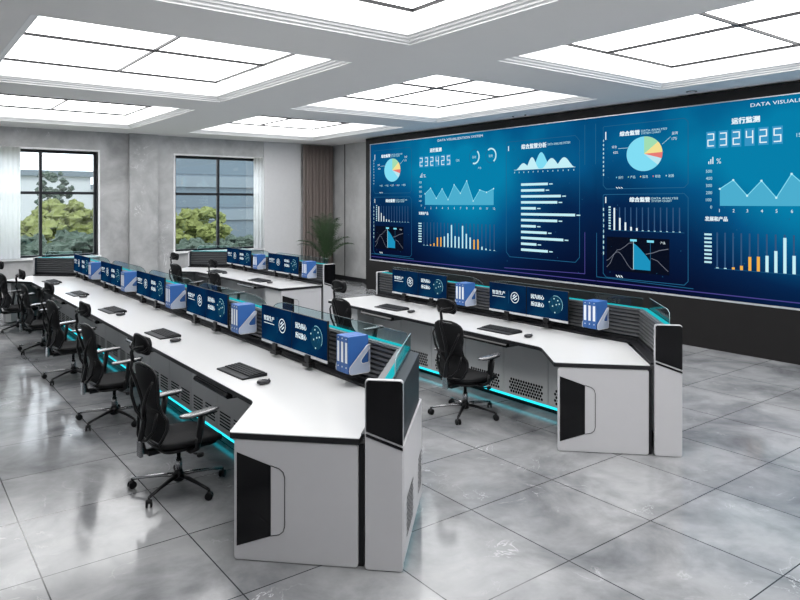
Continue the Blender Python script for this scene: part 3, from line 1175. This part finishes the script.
def desk(X, y0, y1, near, far, names, kind, proto_cab, stations, row):
    """X offset of the row; y0/y1 ends of the straight run"""
    XF, XB = X + 2.0, X + 2.83
    # ---- worktop outline
    if near == 'wing':
        A = [(XB, y0), (X + 2.165, y0 - .695), (X + 1.615, y0 - .14), (XF, y0 + .34)]
        rads = {2: .02, 3: .07}
    else:
        A = [(XB, y0), (XF + .06, y0)]
        rads = {1: .05}
    if far == 'wing':
        B = [(XF, y1 - .34), (X + 1.615, y1 + .14), (X + 2.165, y1 + .695), (XB, y1)]
        rb = {0: .07, 1: .02}
    else:
        B = [(XF, y1), (XB, y1)]
        rb = {0: .05}
    poly = A + B
    R = dict(rads)
    for k, v in rb.items():
        R[len(A) + k] = v
    out = []
    for i, p in enumerate(poly):
        if i in R:
            r_ = R[i]
            n = len(poly)
            p0, p1, p2 = Vector(poly[i - 1]), Vector(p), Vector(poly[(i + 1) % n])
            r_ = min(r_, (p0 - p1).length * .45, (p2 - p1).length * .45)
            a = p1 + (p0 - p1).normalized() * r_
            b = p1 + (p2 - p1).normalized() * r_
            for k in range(7):
                q = k / 6
                out.append(tuple(a * (1 - q) ** 2 + p1 * 2 * q * (1 - q) + b * q * q))
        else:
            out.append(p)
    ym = (y0 + y1) / 2
    wt = thing('console_worktop', names['top'], 'desk', (XF + .4, ym, .72))
    loc = [(x - XF - .4, y - ym) for x, y in out]
    MB().prism(loc, .027, .032).build('white_surface', M_DESK, wt)
    c = (sum(p[0] for p in loc) / len(loc), sum(p[1] for p in loc) / len(loc))
    MB().prism(loc, -.006, .027).build('black_edge', M_EDGE, wt)
    # ---- partition path, from near end to far end, seen from above; left side = operator side
    path = []
    if near == 'wing':
        path.append((X + 2.255, y0 - .755))
    else:
        path.append((X + 2.885, y0 + .03))
    if near == 'wing':
        path.append((X + 2.885, y0 - .125))
    if far == 'wing':
        path.append((X + 2.885, y1 + .125))
        path.append((X + 2.255, y1 + .755))
    else:
        path.append((X + 2.885, y1 - .03))
    pt = thing('screen_partition', names['partition'], 'partition', (X + 2.95, ym, 0))
    path = [(a - X - 2.95, b - ym) for a, b in path]
    # operator side is to the left of a path heading +y, so outside offsets are negative
    mb = MB()
    strip(mb, path, -.02, -.132, 0.70, 1.07, z1b=1.035)
    strip(mb, path, .0, -.02, .78, 1.06)
    mb.build('core', M_DARKP, pt)
    mb = MB()
    strip(mb, path, -.02, -.138, 0.05, 0.70)
    strip(mb, path, -.138, -.150, .05, .71)
    mb.build('lower_panel', M_PAINT, pt)
    v = MB()
    a, b = offset_pts(path, -.151), None
    for (p, q) in zip(a[:-1], a[1:]):
        p, q = Vector(p), Vector(q)
        L = (q - p).length
        d = (q - p).normalized()
        nr = Vector((d.y, -d.x))
        for s in range(int((L - .1) / .6) + 1):
            for i in range(9):
                for j in range(8):
                    c = p + d * (.12 + s * .6 + i * .035 + (j % 2) * .0175)
                    if (c - p).length > L - .03:
                        continue
                    z = .14 + j * .03
                    hw = .012
                    c0, c1 = c - d * hw, c + d * hw
                    v.add([(c0.x + nr.x * .001, c0.y + nr.y * .001, z), (c1.x + nr.x * .001, c1.y + nr.y * .001, z), (c1.x + nr.x * .001, c1.y + nr.y * .001, z + .018), (c0.x + nr.x * .001, c0.y + nr.y * .001, z + .018)], [(0, 1, 2, 3)])
    v.build('rear_vent', M_HOLE, pt)
    mb = MB()
    strip(mb, path, .04, -.10, 0, .05)
    mb.build('plinth', M_SLATB, pt)
    mb = MB()
    strip(mb, path, -.10, -.125, .022, .048)
    mb.build('rear_light_strip', M_CYANF, pt)
    mb = MB()   # black ledge joining worktop and slats
    strip(mb, path, .10, .0, .7535, .772)
    strip(mb, path, .030, .0, .772, .80)
    mb.build('ledge', M_EDGE, pt)
    mb = MB()
    for k in range(7):
        z = .815 + k * .036
        strip(mb, path, .016, .0, z, z + .016, z0b=z + .006, z1b=z + .024)
    mb.build('slats', M_SLAT, pt)
    mb = MB()
    strip(mb, path, .018, .0, 1.062, 1.072)
    strip(mb, path, .004, -.075, 1.068, LED_Z - .006)
    mb.build('top_cap', M_SLAT, pt)
    mb = MB()
    strip(mb, path, -.032, -.072, LED_Z - .006, LED_Z)
    mb.build('light_strip', M_CYAN, pt)

    def glass(y0_, y1_, ra, rb_, off=-.078, h=.088):
        p = [(y0_, LED_Z - .01)]
        p.append((y1_, LED_Z - .01))
        zt = LED_Z + h
        for k in range(9):
            q = k / 8 * PI / 2
            p.append((y1_ - rb_ + rb_ * math.cos(q), zt - min(h, rb_) + min(h, rb_) * math.sin(q)))
        for k in range(9):
            q = PI / 2 + k / 8 * PI / 2
            p.append((y0_ + ra + ra * math.cos(q), zt - min(h, ra) + min(h, ra) * math.sin(q)))
        xx = -.065 + .078
        g = MB().prism(p, xx, xx + .006, xf=lambda a, b, c: (c, a, b)).build('glass_screen', M_GLASSC, pt)
        e = MB()
        e.tube([(xx + .003, a, b) for a, b in p[2:]], .003, 5)
        e.build('glass_rim', M_GEDGED, g)
    edges = [path[1][1] if near == 'wing' else path[0][1]] + []
    ylist = []
    lo = (y0 - .10) - ym if near == 'wing' else y0 + .05 - ym
    for s in stations:
        ylist.append(s - ym)
    for i, s in enumerate(ylist):
        a = lo if i == 0 else ylist[i] - .42
        b = ylist[i] + 1.38 if i < len(ylist) - 1 else ((y1 + .10 - ym) if far == 'wing' else min(ylist[i] + 1.45, y1 - .05 - ym))
        glass(a, b, .012 if i == 0 else .30, .30 if i < len(ylist) - 1 else .02)
    # wing glass
    for on, (p, q) in ((near == 'wing', (path[0], path[1])), (far == 'wing', (path[-1], path[-2]))):
        if not on:
            continue
        p, q = Vector(p), Vector(q)
        d = (q - p).normalized()
        sgn = 1 if q.y > p.y else -1
        nr = Vector((d.y, -d.x)) * sgn
        L = (q - p).length
        o = p + nr * .078
        pr = [(.12, LED_Z - .01), (L - .03, LED_Z - .01), (L - .03, LED_Z + .105), (.19, LED_Z + .105), (.13, LED_Z + .085), (.12, LED_Z + .04)]
        xf = lambda s, z, w: (o.x + d.x * s + nr.x * w, o.y + d.y * s + nr.y * w, z)
        g = MB().prism(pr, 0, .006, xf=xf).build('glass_screen', M_GLASSC, pt)
        e = MB()
        e.tube([xf(a, b, .003) for a, b in pr[2:] + [pr[0]]], .003, 5)
        e.build('glass_rim', M_GEDGE, g)

    # ---- end pieces
    s2 = math.sqrt(.5)
    if near == 'wing':
        end_cabinet((X + 1.638, y0 - .158), -PI / 4, names['cab_near'], 1, .14, .742)
        end_column((X + 1.65 + .768 * s2, y0 - .17 - .768 * s2), -PI / 4, names['col_near'])
    else:
        end_cabinet((X + 2.09, y0 + .01), 0, names['cab_near'])
        end_column((X + 2.845, y0 - .01), 0, names['col_near'])
    if far == 'wing':
        end_cabinet((X + 1.638, y1 + .158), PI / 4, names['cab_far'], -1, .14, .742)
        end_column((X + 1.65 + .768 * s2, y1 + .17 + .768 * s2), PI / 4, names['col_far'], -1)
    else:
        end_cabinet((X + 2.09, y1 - .01), 0, names['cab_far'], -1)
        end_column((X + 2.845, y1 + .01), 0, names['col_far'], -1)
    # ---- cabinets
    ya = y0 - .04 if near == 'wing' else y0 + .64
    yb = y1 + .04 if far == 'wing' else y1 - .62
    n = max(1, round((yb - ya) / .643))
    sc_ = (yb - ya) / n
    for k in range(n):
        c = copy_tree(proto_cab)
        c.location = (X + 2.36, ya + k * sc_, 0)
        c.scale = (1, sc_ / .643, 1)
        what = 'slotted vents' if kind == 'slot' else 'hexagon vents'
        ordn = ['first', 'second', 'third', 'fourth', 'fifth', 'sixth', 'seventh', 'eighth', 'ninth', 'tenth', 'eleventh', 'twelfth', 'thirteenth', 'fourteenth', 'fifteenth', 'sixteenth'][k]
        c['label'] = 'grey cabinet with %s under %s, %s from its near end' % (what, row, ordn)
        c['group'] = 'cabinets under ' + row
    # corner infill cabinet under the wing
    return wt


slot_cab = cabinet_proto('slot')
hex_cab = cabinet_proto('hex')

ROWF, ROWA, ROWB = 'the front console row', 'the near right console', 'the far right console'
ST_F = [4.55 + 1.93 * k for k in range(5)]
ST_A = [4.56, 6.47]
ST_B = [10.32, 12.22]
WT = {}
WT['left console'] = desk(0, 3.94, 13.45, 'wing', 'wing', dict(
    top='long white console worktop with black edge nearest the viewer, on the left',
    partition='slatted dark partition with cyan top light along the long left console',
    cab_near='light grey angled end cabinet with black recess closing the left console, nearest the viewer',
    col_near='tall white end column with gloss black top at the near end of the left console',
    cab_far='light grey angled end cabinet at the window end of the left console',
    col_far='tall end column at the window end of the left console'), 'slot', slot_cab, ST_F, ROWF)
WT['near right console'] = desk(2.9, 3.94, 8.15, 'wing', 'flat', dict(
    top='white console worktop in front of the video wall, on the right',
    partition='slatted dark partition with cyan top light along the near right console',
    cab_near='light grey angled end cabinet with black recess closing the right console',
    col_near='tall white end column with gloss black top at the near end of the right console',
    cab_far='light grey straight end cabinet at the far end of the near right console',
    col_far='white edged end column at the far end of the near right console'), 'hex', hex_cab, ST_A, ROWA)
WT['far right console'] = desk(2.9, 9.68, 13.40, 'flat', 'wing', dict(
    top='white console worktop farthest back, near the right window',
    partition='slatted dark partition with cyan top light along the far right console',
    cab_near='light grey straight end cabinet with dark recess on the far right console',
    col_near='tall white end column with black top at the near end of the far right console',
    cab_far='light grey angled end cabinet at the window end of the far right console',
    col_far='tall end column at the window end of the far right console'), 'hex', hex_cab, ST_B, ROWB)
for c in (slot_cab, hex_cab):
    for k in kids(c):
        bpy.data.objects.remove(k)
    bpy.data.objects.remove(c)

# ------------------------------------------------------------------ station equipment


def mon_gfx(scr_, which):
    g = {}

    def poly(pts, mat, l=1):
        g.setdefault(mat.name, (MB(), mat))[0].add([(-.0008 - .0004 * l, -a, b) for a, b in pts], [tuple(range(len(pts)))])

    def txt(s, a, b, h, w, mat):
        vs, fs = text_geo(s)
        x0, x1 = min(v[0] for v in vs), max(v[0] for v in vs)
        y0_, y1_ = min(v[1] for v in vs), max(v[1] for v in vs)
        for o1 in (-.0022, 0, .0022):
            g.setdefault(mat.name, (MB(), mat))[0].add([(-.0016 - abs(o1) * .1, -(a + (v[0] - x0) / (x1 - x0) * w + o1), b + (v[1] - y0_) / (y1_ - y0_) * h) for v in vs], fs)

    def arcp(c, d, r, w, a0, a1, mat, n=26, l=1):
        for k in range(n):
            p, q = a0 + (a1 - a0) * k / n, a0 + (a1 - a0) * (k + 1) / n
            poly([(c + r * math.cos(p), d + r * math.sin(p)), (c + r * math.cos(q), d + r * math.sin(q)), (c + (r - w) * math.cos(q), d + (r - w) * math.sin(q)), (c + (r - w) * math.cos(p), d + (r - w) * math.sin(p))], mat, l)
    if which == 0:
        txt('智慧生产', .055, .175, .045, .20, G_WHITE)
        poly([(.055, .150), (.255, .150), (.255, .156), (.055, .156)], G_WHITE)
        poly([(.31, .09), (.3135, .09), (.3135, .23), (.31, .23)], G_LINE)
        arcp(.405, .165, .062, .008, 0, 2 * PI, G_WHITE)
        for (a, b), (c, d) in (((.37, .145), (.435, .19)), ((.375, .175), (.41, .20)), ((.40, .135), (.44, .16))):
            L = math.hypot(c - a, d - b)
            nx, nz = -(d - b) / L * .006, (c - a) / L * .006
            poly([(a + nx, b + nz), (a - nx, b - nz), (c - nx, d - nz), (c + nx, d + nz)], G_WHITE)
    else:
        txt('因为用心', .07, .185, .05, .18, G_WHITE)
        txt('所以放心', .07, .105, .05, .18, G_WHITE)
        c, d, r = .41, .155, .095
        poly([(c + r * math.cos(k * PI / 14), d + r * math.sin(k * PI / 14)) for k in range(28)], G_GLOBE, 1)
        arcp(c, d, r, .004, -.6, 1.9, G_CYAN, l=2)
        for a, b in ((-.02, .06), (.03, .045), (.05, .01), (-.085, .02), (-.01, -.085), (.01, .0), (-.04, -.02)):
            poly([(c + a - .007, d + b - .005), (c + a + .007, d + b - .005), (c + a + .007, d + b + .007), (c + a - .007, d + b + .007)], G_LCYAN, 3)
        for a0, a1 in ((.02, .07), (-.03, -.06), (.06, -.02)):
            poly([(c + a0, d - .04), (c + a0 + .003, d - .04), (c + a1 + .003, d + .06), (c + a1, d + .06)], G_LINE, 2)
    for nm, (mb, mt) in g.items():
        mb.build(nm.replace('graphic_', '') + '_graphics', mt, scr_)


def monitor_proto(which):
    """origin on the ledge under the stand; screen faces -x; local y from -.2875 to .2875"""
    t = thing('monitor', 'flat monitor', 'monitor', (0, 0, -5))
    W, Hh, zb = .572, .33, .075
    MB().box(0.004, .022, -W / 2, W / 2, zb, zb + Hh).build('casing', M_SCRBACK, t, bevel=.003)
    MB().box(.022, .045, -.16, .16, zb + .06, zb + .25).build('rear_housing', M_SCRBACK, t, bevel=.008)
    MB().box(-.001, .006, -W / 2, W / 2, zb - .001, zb + .022).build('chin', M_SILV, t, bevel=.001)
    s = MB().box(0, .004, -W + .004, -.004, .0, Hh - .024).build('screen', M_MONSCR, t, loc=(0, W / 2, zb + .023))
    mon_gfx(s, which)
    st = MB()
    st.box(-.030, .03, -.055, .055, 0, .035)
    st.box(-.02, .03, -.035, .035, .035, zb + .02)
    st.box(.022, .045, -.03, .03, zb - .03, zb + .10)
    st.build('clamp_stand', M_SCRBACK, t, bevel=.004)
    return t


mon0, mon1 = monitor_proto(0), monitor_proto(1)


def binder_proto():
    """origin bottom centre of the spine; spine faces -x"""
    t = thing('ring_binder', 'blue ring binder', 'binder', (0, 0, -5))
    W, D, Hh = .051, .175, .268
    b = MB()
    b.box(0, D, -W / 2, -W / 2 + .003, 0, Hh)
    b.box(0, D, W / 2 - .003, W / 2, 0, Hh)
    b.box(-.003, 0, -W / 2, W / 2, 0, Hh)
    b.build('cover', M_BLUE, t, bevel=.0012)
    MB().box(.004, D - .012, -W / 2 + .004, W / 2 - .004, .006, Hh - .008).build('paper_block', M_BLUE if False else M_LABEL, t)
    MB().box(.0, D - .004, -W / 2 + .002, W / 2 - .002, Hh - .006, Hh - .001).build('top_flap', M_BLUE, t)
    MB().box(-.0045, -.003, -.014, .014, .075, .225).build('spine_label', M_LABEL, t)
    h = MB()
    h.lathe([(.006, -.0045), (.006, -.003)], (0, 0, .042), 12, axis='x')
    h.lathe([(.005, -.0045), (.005, -.003)], (0, 0, .250), 12, axis='x')
    h.build('finger_ring', M_LABEL, t)
    return t


def holder_proto():
    t = thing('magazine_holder', 'frosted grey holder', 'holder', (0, 0, -5))
    W, D = .168, .18
    side = [(.02, 0), (D - .012, 0), (D, .012), (D, .075), (.122, .070), (.106, .078), (.102, .092), (.110, .106), (D, .178), (D, .205), (.165, .204), (.150, .197), (.005, .055), (0, .03), (.005, .008)]
    xf = lambda a, b, c: (a, c, b)
    s = MB().prism(side, -W / 2 - .008, -W / 2 - .003, xf=xf)
    s.build('side_panel', M_TRAYH, t, bevel=.001)
    MB().prism(side, W / 2 + .003, W / 2 + .008, xf=xf).build('side_panel', M_TRAYH, t, bevel=.001)
    r = MB()
    for yy in (-W / 2 - .0085, W / 2 + .0085):
        MB().tube([(a, yy, b) for a, b in side], .0028, 6, closed=True).build('rim', M_SILV, t)
    MB().box(.02, D, -W / 2 - .003, W / 2 + .003, 0.0, .004).build('base', M_TRAYH, t)
    MB().box(D, D + .004, -W / 2 - .008, W / 2 + .008, 0.0, .19).build('back_plate', M_TRAYH, t)
    return t


def keyboard_proto():
    t = thing('keyboard', 'black keyboard', 'keyboard', (0, 0, -5))
    # x from front (operator) to back, y width
    mb = MB()
    prof = [(-.12, 0), (-.118, .009), (-.065, .014), (.09, .026), (.095, .022), (.095, 0)]
    mb.prism(prof, -.225, .225, xf=lambda a, b, c: (a, c, b))
    mb.build('base', M_KEY, t, bevel=.003)
    k = MB()
    for r in range(5):
        for q in range(20):
            y0 = -.212 + q * .0212
            x0 = -.052 + r * .0275
            z = .0155 + r * .0019 * 1.15
            k.box(x0, x0 + .023, y0 + .002, y0 + .0192, z - .006, z + .0075)
    k.build('keys', M_KEYC, t)
    MB().box(-.115, -.062, -.22, .22, .0095, .0125).build('palm_rest', M_KEY, t, bevel=.002)
    return t


def mouse_proto():
    t = thing('mouse', 'dark mouse', 'mouse', (0, 0, -5))
    MB().cushion((0, 0, .016), (.056, .032, .018), .75, warp=lambda x, y, z: (x, y * (1 - .12 * (x / .056)), z * (1.05 - .35 * (x / .056) if z > 0 else .8))).build('shell', M_MOUSE, t)
    MB().lathe([(.009, -.003), (.009, .003)], (.030, 0, .026), 12, axis='y').build('scroll_wheel', M_SILV, t)
    MB().box(.0, .05, -.0006, .0006, .018, .032).build('button_split', M_HOLE, t)
    return t


def tray_proto():
    mb = MB()
    mb.prism([(-.02, -.03), (-.035, -.01), (-.02, .012), (.34, .012), (.34, -.03)], -.33, .33, xf=lambda a, b, c: (a, c, b))
    t = mb.build('keyboard_tray', M_GLOSSB, None, bevel=.006)
    MB().box(-.01, .0, -.30, .30, .012, .016).build('front_lip', M_EDGE, t)
    for s in (-1, 1):
        MB().box(.02, .34, s * .335 - .006, s * .335 + .006, -.02, .018).build('rail', M_SLAT, t)
    return t


bnd, hld, kbd, mse, trp = binder_proto(), holder_proto(), keyboard_proto(), mouse_proto(), tray_proto()

ORD = ['nearest the viewer', 'second from the viewer', 'third from the viewer', 'fourth from the viewer', 'farthest from the viewer']
rnd = random.Random(3)
for (X, sts, row, rown) in ((0, ST_F, ROWF, 'left console'), (2.9, ST_A, ROWA, 'near right console'), (2.9, ST_B, ROWB, 'far right console')):
    n = len(sts)
    for k, y in enumerate(sts):
        if n == 5:
            w = ['nearest', 'second', 'third', 'fourth', 'farthest'][k]
        else:
            w = 'near' if k == 0 else 'far'
        st = '%s station of the %s' % (w, rown)
        zl = .775
        xm = X + 2.735
        dup(mon0, (xm, y + .865, zl), 'monitor with round emblem, left of its pair, %s' % st, 0, 'left monitors of the pairs')
        dup(mon1, (xm, y + .287, zl), 'monitor with blue globe, right of its pair, %s' % st, 0, 'right monitors of the pairs')
        fy = y - .315
        fx = X + 2.678
        for b in range(3):
            dup(bnd, (fx, fy + (1 - b) * .054, .857), '%s blue ring binder in the holder, %s' % (('left', 'middle', 'right')[b], st), 0, 'blue ring binders')
        dup(hld, (fx + .0, fy, .852), 'frosted grey magazine holder holding binders, %s' % st, 0, 'magazine holders')
        dup(kbd, (X + 2.27, y + .52, .752), 'black keyboard on the worktop, %s' % st, math.radians(3), 'keyboards')
        dup(mse, (X + 2.25, y + .10, .752), 'dark mouse beside the keyboard, %s' % st, math.radians(8), 'computer mice')
        c = copy_tree(trp, WT[rown])
        wl = WT[rown].location
        c.location = (X + 2.005 - wl[0], y + .48 - wl[1], .70 - wl[2])


def drop(o):
    for c in kids(o):
        drop(c)
    bpy.data.objects.remove(o)


for o in (mon0, mon1, bnd, hld, kbd, mse, trp):
    drop(o)

# ------------------------------------------------------------------ office chair


def chair_proto():
    t = thing('office_chair', 'black mesh office chair', 'chair', (0, 0, -5))
    # five-star base
    hub = MB().lathe([(.028, .055), (.040, .065), (.040, .115), (.030, .125), (.022, .16)], seg=20)
    hub.build('base_hub', M_CHB, t)
    for k in range(5):
        a = math.radians(-5 + 72 * k)
        c, s = math.cos(a), math.sin(a)
        pts = [(.02 * c, .02 * s, .100), (.12 * c, .12 * s, .098), (.23 * c, .23 * s, .086), (.335 * c, .335 * s, .070)]
        leg = MB().tube(pts, [.022, .019, .015, .012], 10, flat=(1, .75))
        leg.build('base_leg', M_CHP if k in (1, 2, 0) else M_CHB, t)
        cs = MB()
        cx, cy = .34 * c, .34 * s
        d = Vector((math.cos(a + .7), math.sin(a + .7), 0))
        pn = Vector((-d.y, d.x, 0))
        for q in (-1, 1):
            ctr = Vector((cx, cy, .028)) + pn * .015 * q
            vs, fs = [], []
            prof = [(.020, -.008), (.028, -.006), (.028, .006), (.020, .008)]
            for r, h in prof:
                for j in range(16):
                    b = j * 2 * PI / 16
                    vs.append(ctr + d * r * math.cos(b) + Vector((0, 0, 1)) * r * math.sin(b) + pn * h)
            for i in range(3):
                for j in range(16):
                    fs.append((i * 16 + j, i * 16 + (j + 1) % 16, (i + 1) * 16 + (j + 1) % 16, (i + 1) * 16 + j))
            fs += [tuple(range(15, -1, -1)), tuple(48 + j for j in range(16))]
            cs.add(vs, fs, 0, True)
        cs.tube([(cx, cy, .028), (cx, cy, .075)], .009, 8)
        cs.cushion((cx, cy, .045), (.020, .020, .014), .8, nu=12, nv=6)
        cs.build('caster', M_CHB, t)
    MB().lathe([(.026, .12), (.026, .22), (.016, .222), (.016, .32)], seg=18).build('gas_lift', M_CHP, t)
    mc = MB()
    mc.box(-.12, .11, -.065, .065, .305, .345)
    mc.box(-.235, -.10, -.035, .035, .300, .335)
    mc.tube([(.02, -.05, .31), (.03, -.20, .30), (.04, -.26, .31)], .007, 8)
    mc.cushion((.04, -.275, .31), (.03, .012, .018), .8, nu=12, nv=6)
    mc.tube([(-.03, .05, .31), (-.03, .24, .30)], .007, 8)
    mc.build('tilt_mechanism', M_CHB, t, bevel=.004)

    # seat
    def sw(x, y, z):
        u = x / .235
        z2 = z + (-.035 * max(0, u - .45) ** 1.5 * 1.6) + .012 * (y / .24) ** 2
        return (x, y * (1 - .10 * max(0, -u)), z2)
    MB().cushion((.035, 0, .378), (.235, .235, .026), .38, warp=sw, nu=36, nv=12).build('seat', M_CHS, t)
    MB().cushion((.025, 0, .345), (.215, .205, .015), .35, nu=28, nv=8).build('seat_pan', M_CHB, t)

    # backrest outline in (y, z): half width by height, x by height
    def bx(z):
        # lumbar bulge forward, top leaning back
        return -.205 + .035 * math.exp(-((z - .56) / .09) ** 2) - .16 * max(0, z - .5) ** 1.3

    def hw(z):
        ks = [(.40, .13), (.44, .165), (.50, .185), (.57, .18), (.63, .15), (.69, .15), (.79, .174), (.88, .182), (.93, .16), (.945, .11)]
        for (a, b), (c, d) in zip(ks[:-1], ks[1:]):
            if a <= z <= c:
                q = (z - a) / (c - a)
                q = q * q * (3 - 2 * q)
                return b + (d - b) * q
        return ks[0][1] if z < .40 else ks[-1][1]

    def surf(u, v, z0, z1, dx=0, k=1.0):
        z = z0 + (z1 - z0) * v
        w = hw(z) * k
        y = (u * 2 - 1) * w
        return (bx(z) + dx + .30 * y * y * 1.6, y, z)
    MB().grid(16, 16, lambda u, v: surf(u, v, .41, .63), thick=(-.010, 0, 0)).build('lumbar_mesh', M_CHM, t)
    MB().grid(16, 16, lambda u, v: surf(u, v, .63, .94), thick=(-.014, 0, 0)).build('upper_back_mesh', M_CHM, t)
    fr = MB()
    zs = [.40 + .54 * i / 26 for i in range(27)]
    L = [(bx(z) - .004 + .48 * hw(z) ** 2, hw(z), z) for z in zs]
    R = [(x_, -y_, z_) for x_, y_, z_ in L][::-1]
    fr.tube(L + [(bx(.95) + .48 * .06 ** 2, .06, .953), (bx(.95) + .48 * .06 ** 2, -.06, .953)] + R + [(bx(.40), -.06, .392), (bx(.40), .06, .392)], .011, 8, closed=True)
    # cross band at the waist, arching up at the sides
    for sg in (-1, 1):
        fr.tube([(bx(.61) - .006, 0, .63), (bx(.62), sg * .07, .64), (bx(.66) + .008, sg * .12, .67), (bx(.71) + .014, sg * hw(.71), .715)], [.013, .012, .010, .009], 8)
    fr.build('back_frame', M_CHB, t)
    sp = MB()
    # rear spine with Y arms and outer loop
    sp.tube([(-.16, 0, .315), (-.255, 0, .33), (-.282, 0, .42), (-.255, 0, .56), (-.27, 0, .70), (-.315, 0, .84), (-.350, 0, .94), (-.335, 0, 1.00)], [.022, .026, .026, .02, .016, .015, .013, .011], 10, flat=(1.2, .8))
    for sg in (-1, 1):
        sp.tube([(-.262, 0, .56), (-.290, sg * .06, .62), (-.300, sg * .12, .72), (-.285, sg * .165, .82), (-.265, sg * .168, .86)], [.014, .013, .012, .010, .008], 8)
        sp.tube([(-.275, 0, .41), (-.270, sg * .08, .435), (-.245, sg * .135, .50), (-.235, sg * .155, .59), (-.225, sg * .155, .63)], [.014, .012, .011, .010, .008], 8)
    sp.build('back_spine', M_CHB, t)
    MB().box(-.30, -.270, -.03, .03, .30, .42).build('spine_cover', M_CHP, t, bevel=.008)
    # headrest
    MB().grid(16, 8, lambda u, v: (-.285 + 1.5 * (.135 * (u * 2 - 1)) ** 2 + .01 * math.cos(PI * (v - .5)), (u * 2 - 1) * (.132 - .02 * (2 * v - 1) ** 4 - .012 * (1 - v)), 1.045 + .125 * v - .012 * (u * 2 - 1) ** 2), thick=(-.022, 0, 0)).build('headrest', M_CHM, t, bevel=.004)
    hb = MB()
    hb.tube([(-.335, 0, .98), (-.345, 0, 1.05), (-.325, 0, 1.09)], [.014, .013, .012], 8)
    ring_ = [(-.300 + 1.5 * (.125 * math.cos(a)) ** 2, .128 * math.cos(a), 1.108 + .064 * math.sin(a)) for a in [k * 2 * PI / 28 for k in range(28)]]
    hb.tube(ring_, .008, 6, closed=True)
    for sg in (-1, 1):
        hb.tube([(-.335, 0, 1.07), (-.335, sg * .05, 1.085), (-.30, sg * .10, 1.10)], [.011, .010, .008], 8)
    hb.build('headrest_bracket', M_CHB, t)
    # armrests
    for sg in (-1, 1):
        ar = MB()
        ar.tube([(-.02, sg * .10, .335), (-.01, sg * .24, .335), (.00, sg * .305, .37), (.005, sg * .315, .45)], [.018, .018, .018, .019], 10, flat=(1.3, .8))
        ar.tube([(.005, sg * .315, .42), (.020, sg * .315, .52), (.03, sg * .315, .605)], [.025, .030, .034], 10, flat=(1.3, .6))
        a = ar.build('armrest', M_CHB, t)
        MB().cushion((.020, sg * .315, .622), (.145, .043, .013), .55, warp=lambda x, y, z: (x, y - sg * .02 * (x / .145) ** 2, z + .010 * (x / .145))).build('arm_pad', M_ARM, a)
        MB().cushion((.020, sg * .315, .611), (.125, .034, .008), .6).build('arm_pad_underside', M_CHB, a)
    return t


ch = chair_proto()
CH = [(1.755, 4.98, 5, 'black mesh office chair in the foreground, at the near end of the left console'),
      (1.80, 6.92, 4, 'black mesh office chair, second from the near end of the left console'),
      (1.83, 8.86, 7, 'black mesh office chair, third from the near end of the left console'),
      (1.83, 10.8, 3, 'black mesh office chair, fourth from the near end of the left console'),
      (1.78, 12.7, 9, 'black mesh office chair at the left edge, window end of the left console'),
      (4.63, 5.0, 5, 'black mesh office chair in the middle, facing the near right console'),
      (4.62, 6.93, 4, 'black mesh office chair partly hidden behind the left console, at the near right console'),
      (4.62, 10.85, 5, 'black mesh office chair at the near station of the far right console'),
      (4.62, 12.75, 10, 'black mesh office chair nearest the right window, at the far right console')]
for x, y, a, lab in CH:
    dup(ch, (x - .03, y, 0), lab, math.radians(a), 'office chairs')
drop(ch)

# ------------------------------------------------------------------ potted palm in the corner
t = thing('potted_palm', 'green potted palm in the far corner beside the taupe curtain', 'plant', (9.1, 15.2, 0))
MB().lathe([(.15, 0), (.20, .45), (.215, .45), (.215, .48), (.19, .48), (.185, .44)], seg=24).build('pot', M_POT, t)
MB().lathe([(.185, .42), (.185, .445)], seg=20).build('soil', M_SOIL, t)
rp = random.Random(12)
for k in range(22):
    a = rp.uniform(0, 2 * PI)
    lean = rp.uniform(.10, .62) if k < 15 else rp.uniform(.7, 1.0)
    hh = rp.uniform(1.15, 1.75) * (1 - .22 * lean) * (1 if k < 15 else .75)
    pts = []
    for i in range(11):
        u = i / 10
        rr_ = .04 + lean * .62 * u ** 2.0
        pts.append(Vector((math.cos(a) * rr_, math.sin(a) * rr_, .43 + hh * (u - .30 * lean * u ** 3.2))))
    if k == 0:
        mb = MB()
    fm = MB()
    fm.tube(pts, [.008 - .0006 * i for i in range(11)], 6)
    for i in range(3, 11):
        for sg in (-1, 1):
            for h in (0, .5):
                if i == 10 and h:
                    continue
                p = pts[i] if not h else (pts[i] + pts[i + 1]) / 2
                tdir = (pts[i] - pts[i - 1]).normalized()
                side = tdir.cross(Vector((0, 0, 1)))
                if side.length < .1:
                    side = Vector((-math.sin(a), math.cos(a), 0))
                side.normalize()
                ln = .26 * math.sin(PI * (i - 1.5) / 11) + .05
                tip = p + side * sg * ln * .75 + tdir * ln * .8 + Vector((0, 0, -.06))
                mid = (p + tip) / 2 + Vector((0, 0, .03))
                wv = tdir * .012
                fm.add([p - wv * .5, mid - wv, tip, mid + wv, p + wv * .5], [(0, 1, 2, 3, 4)])
    fm.build('frond', M_LEAF, t)
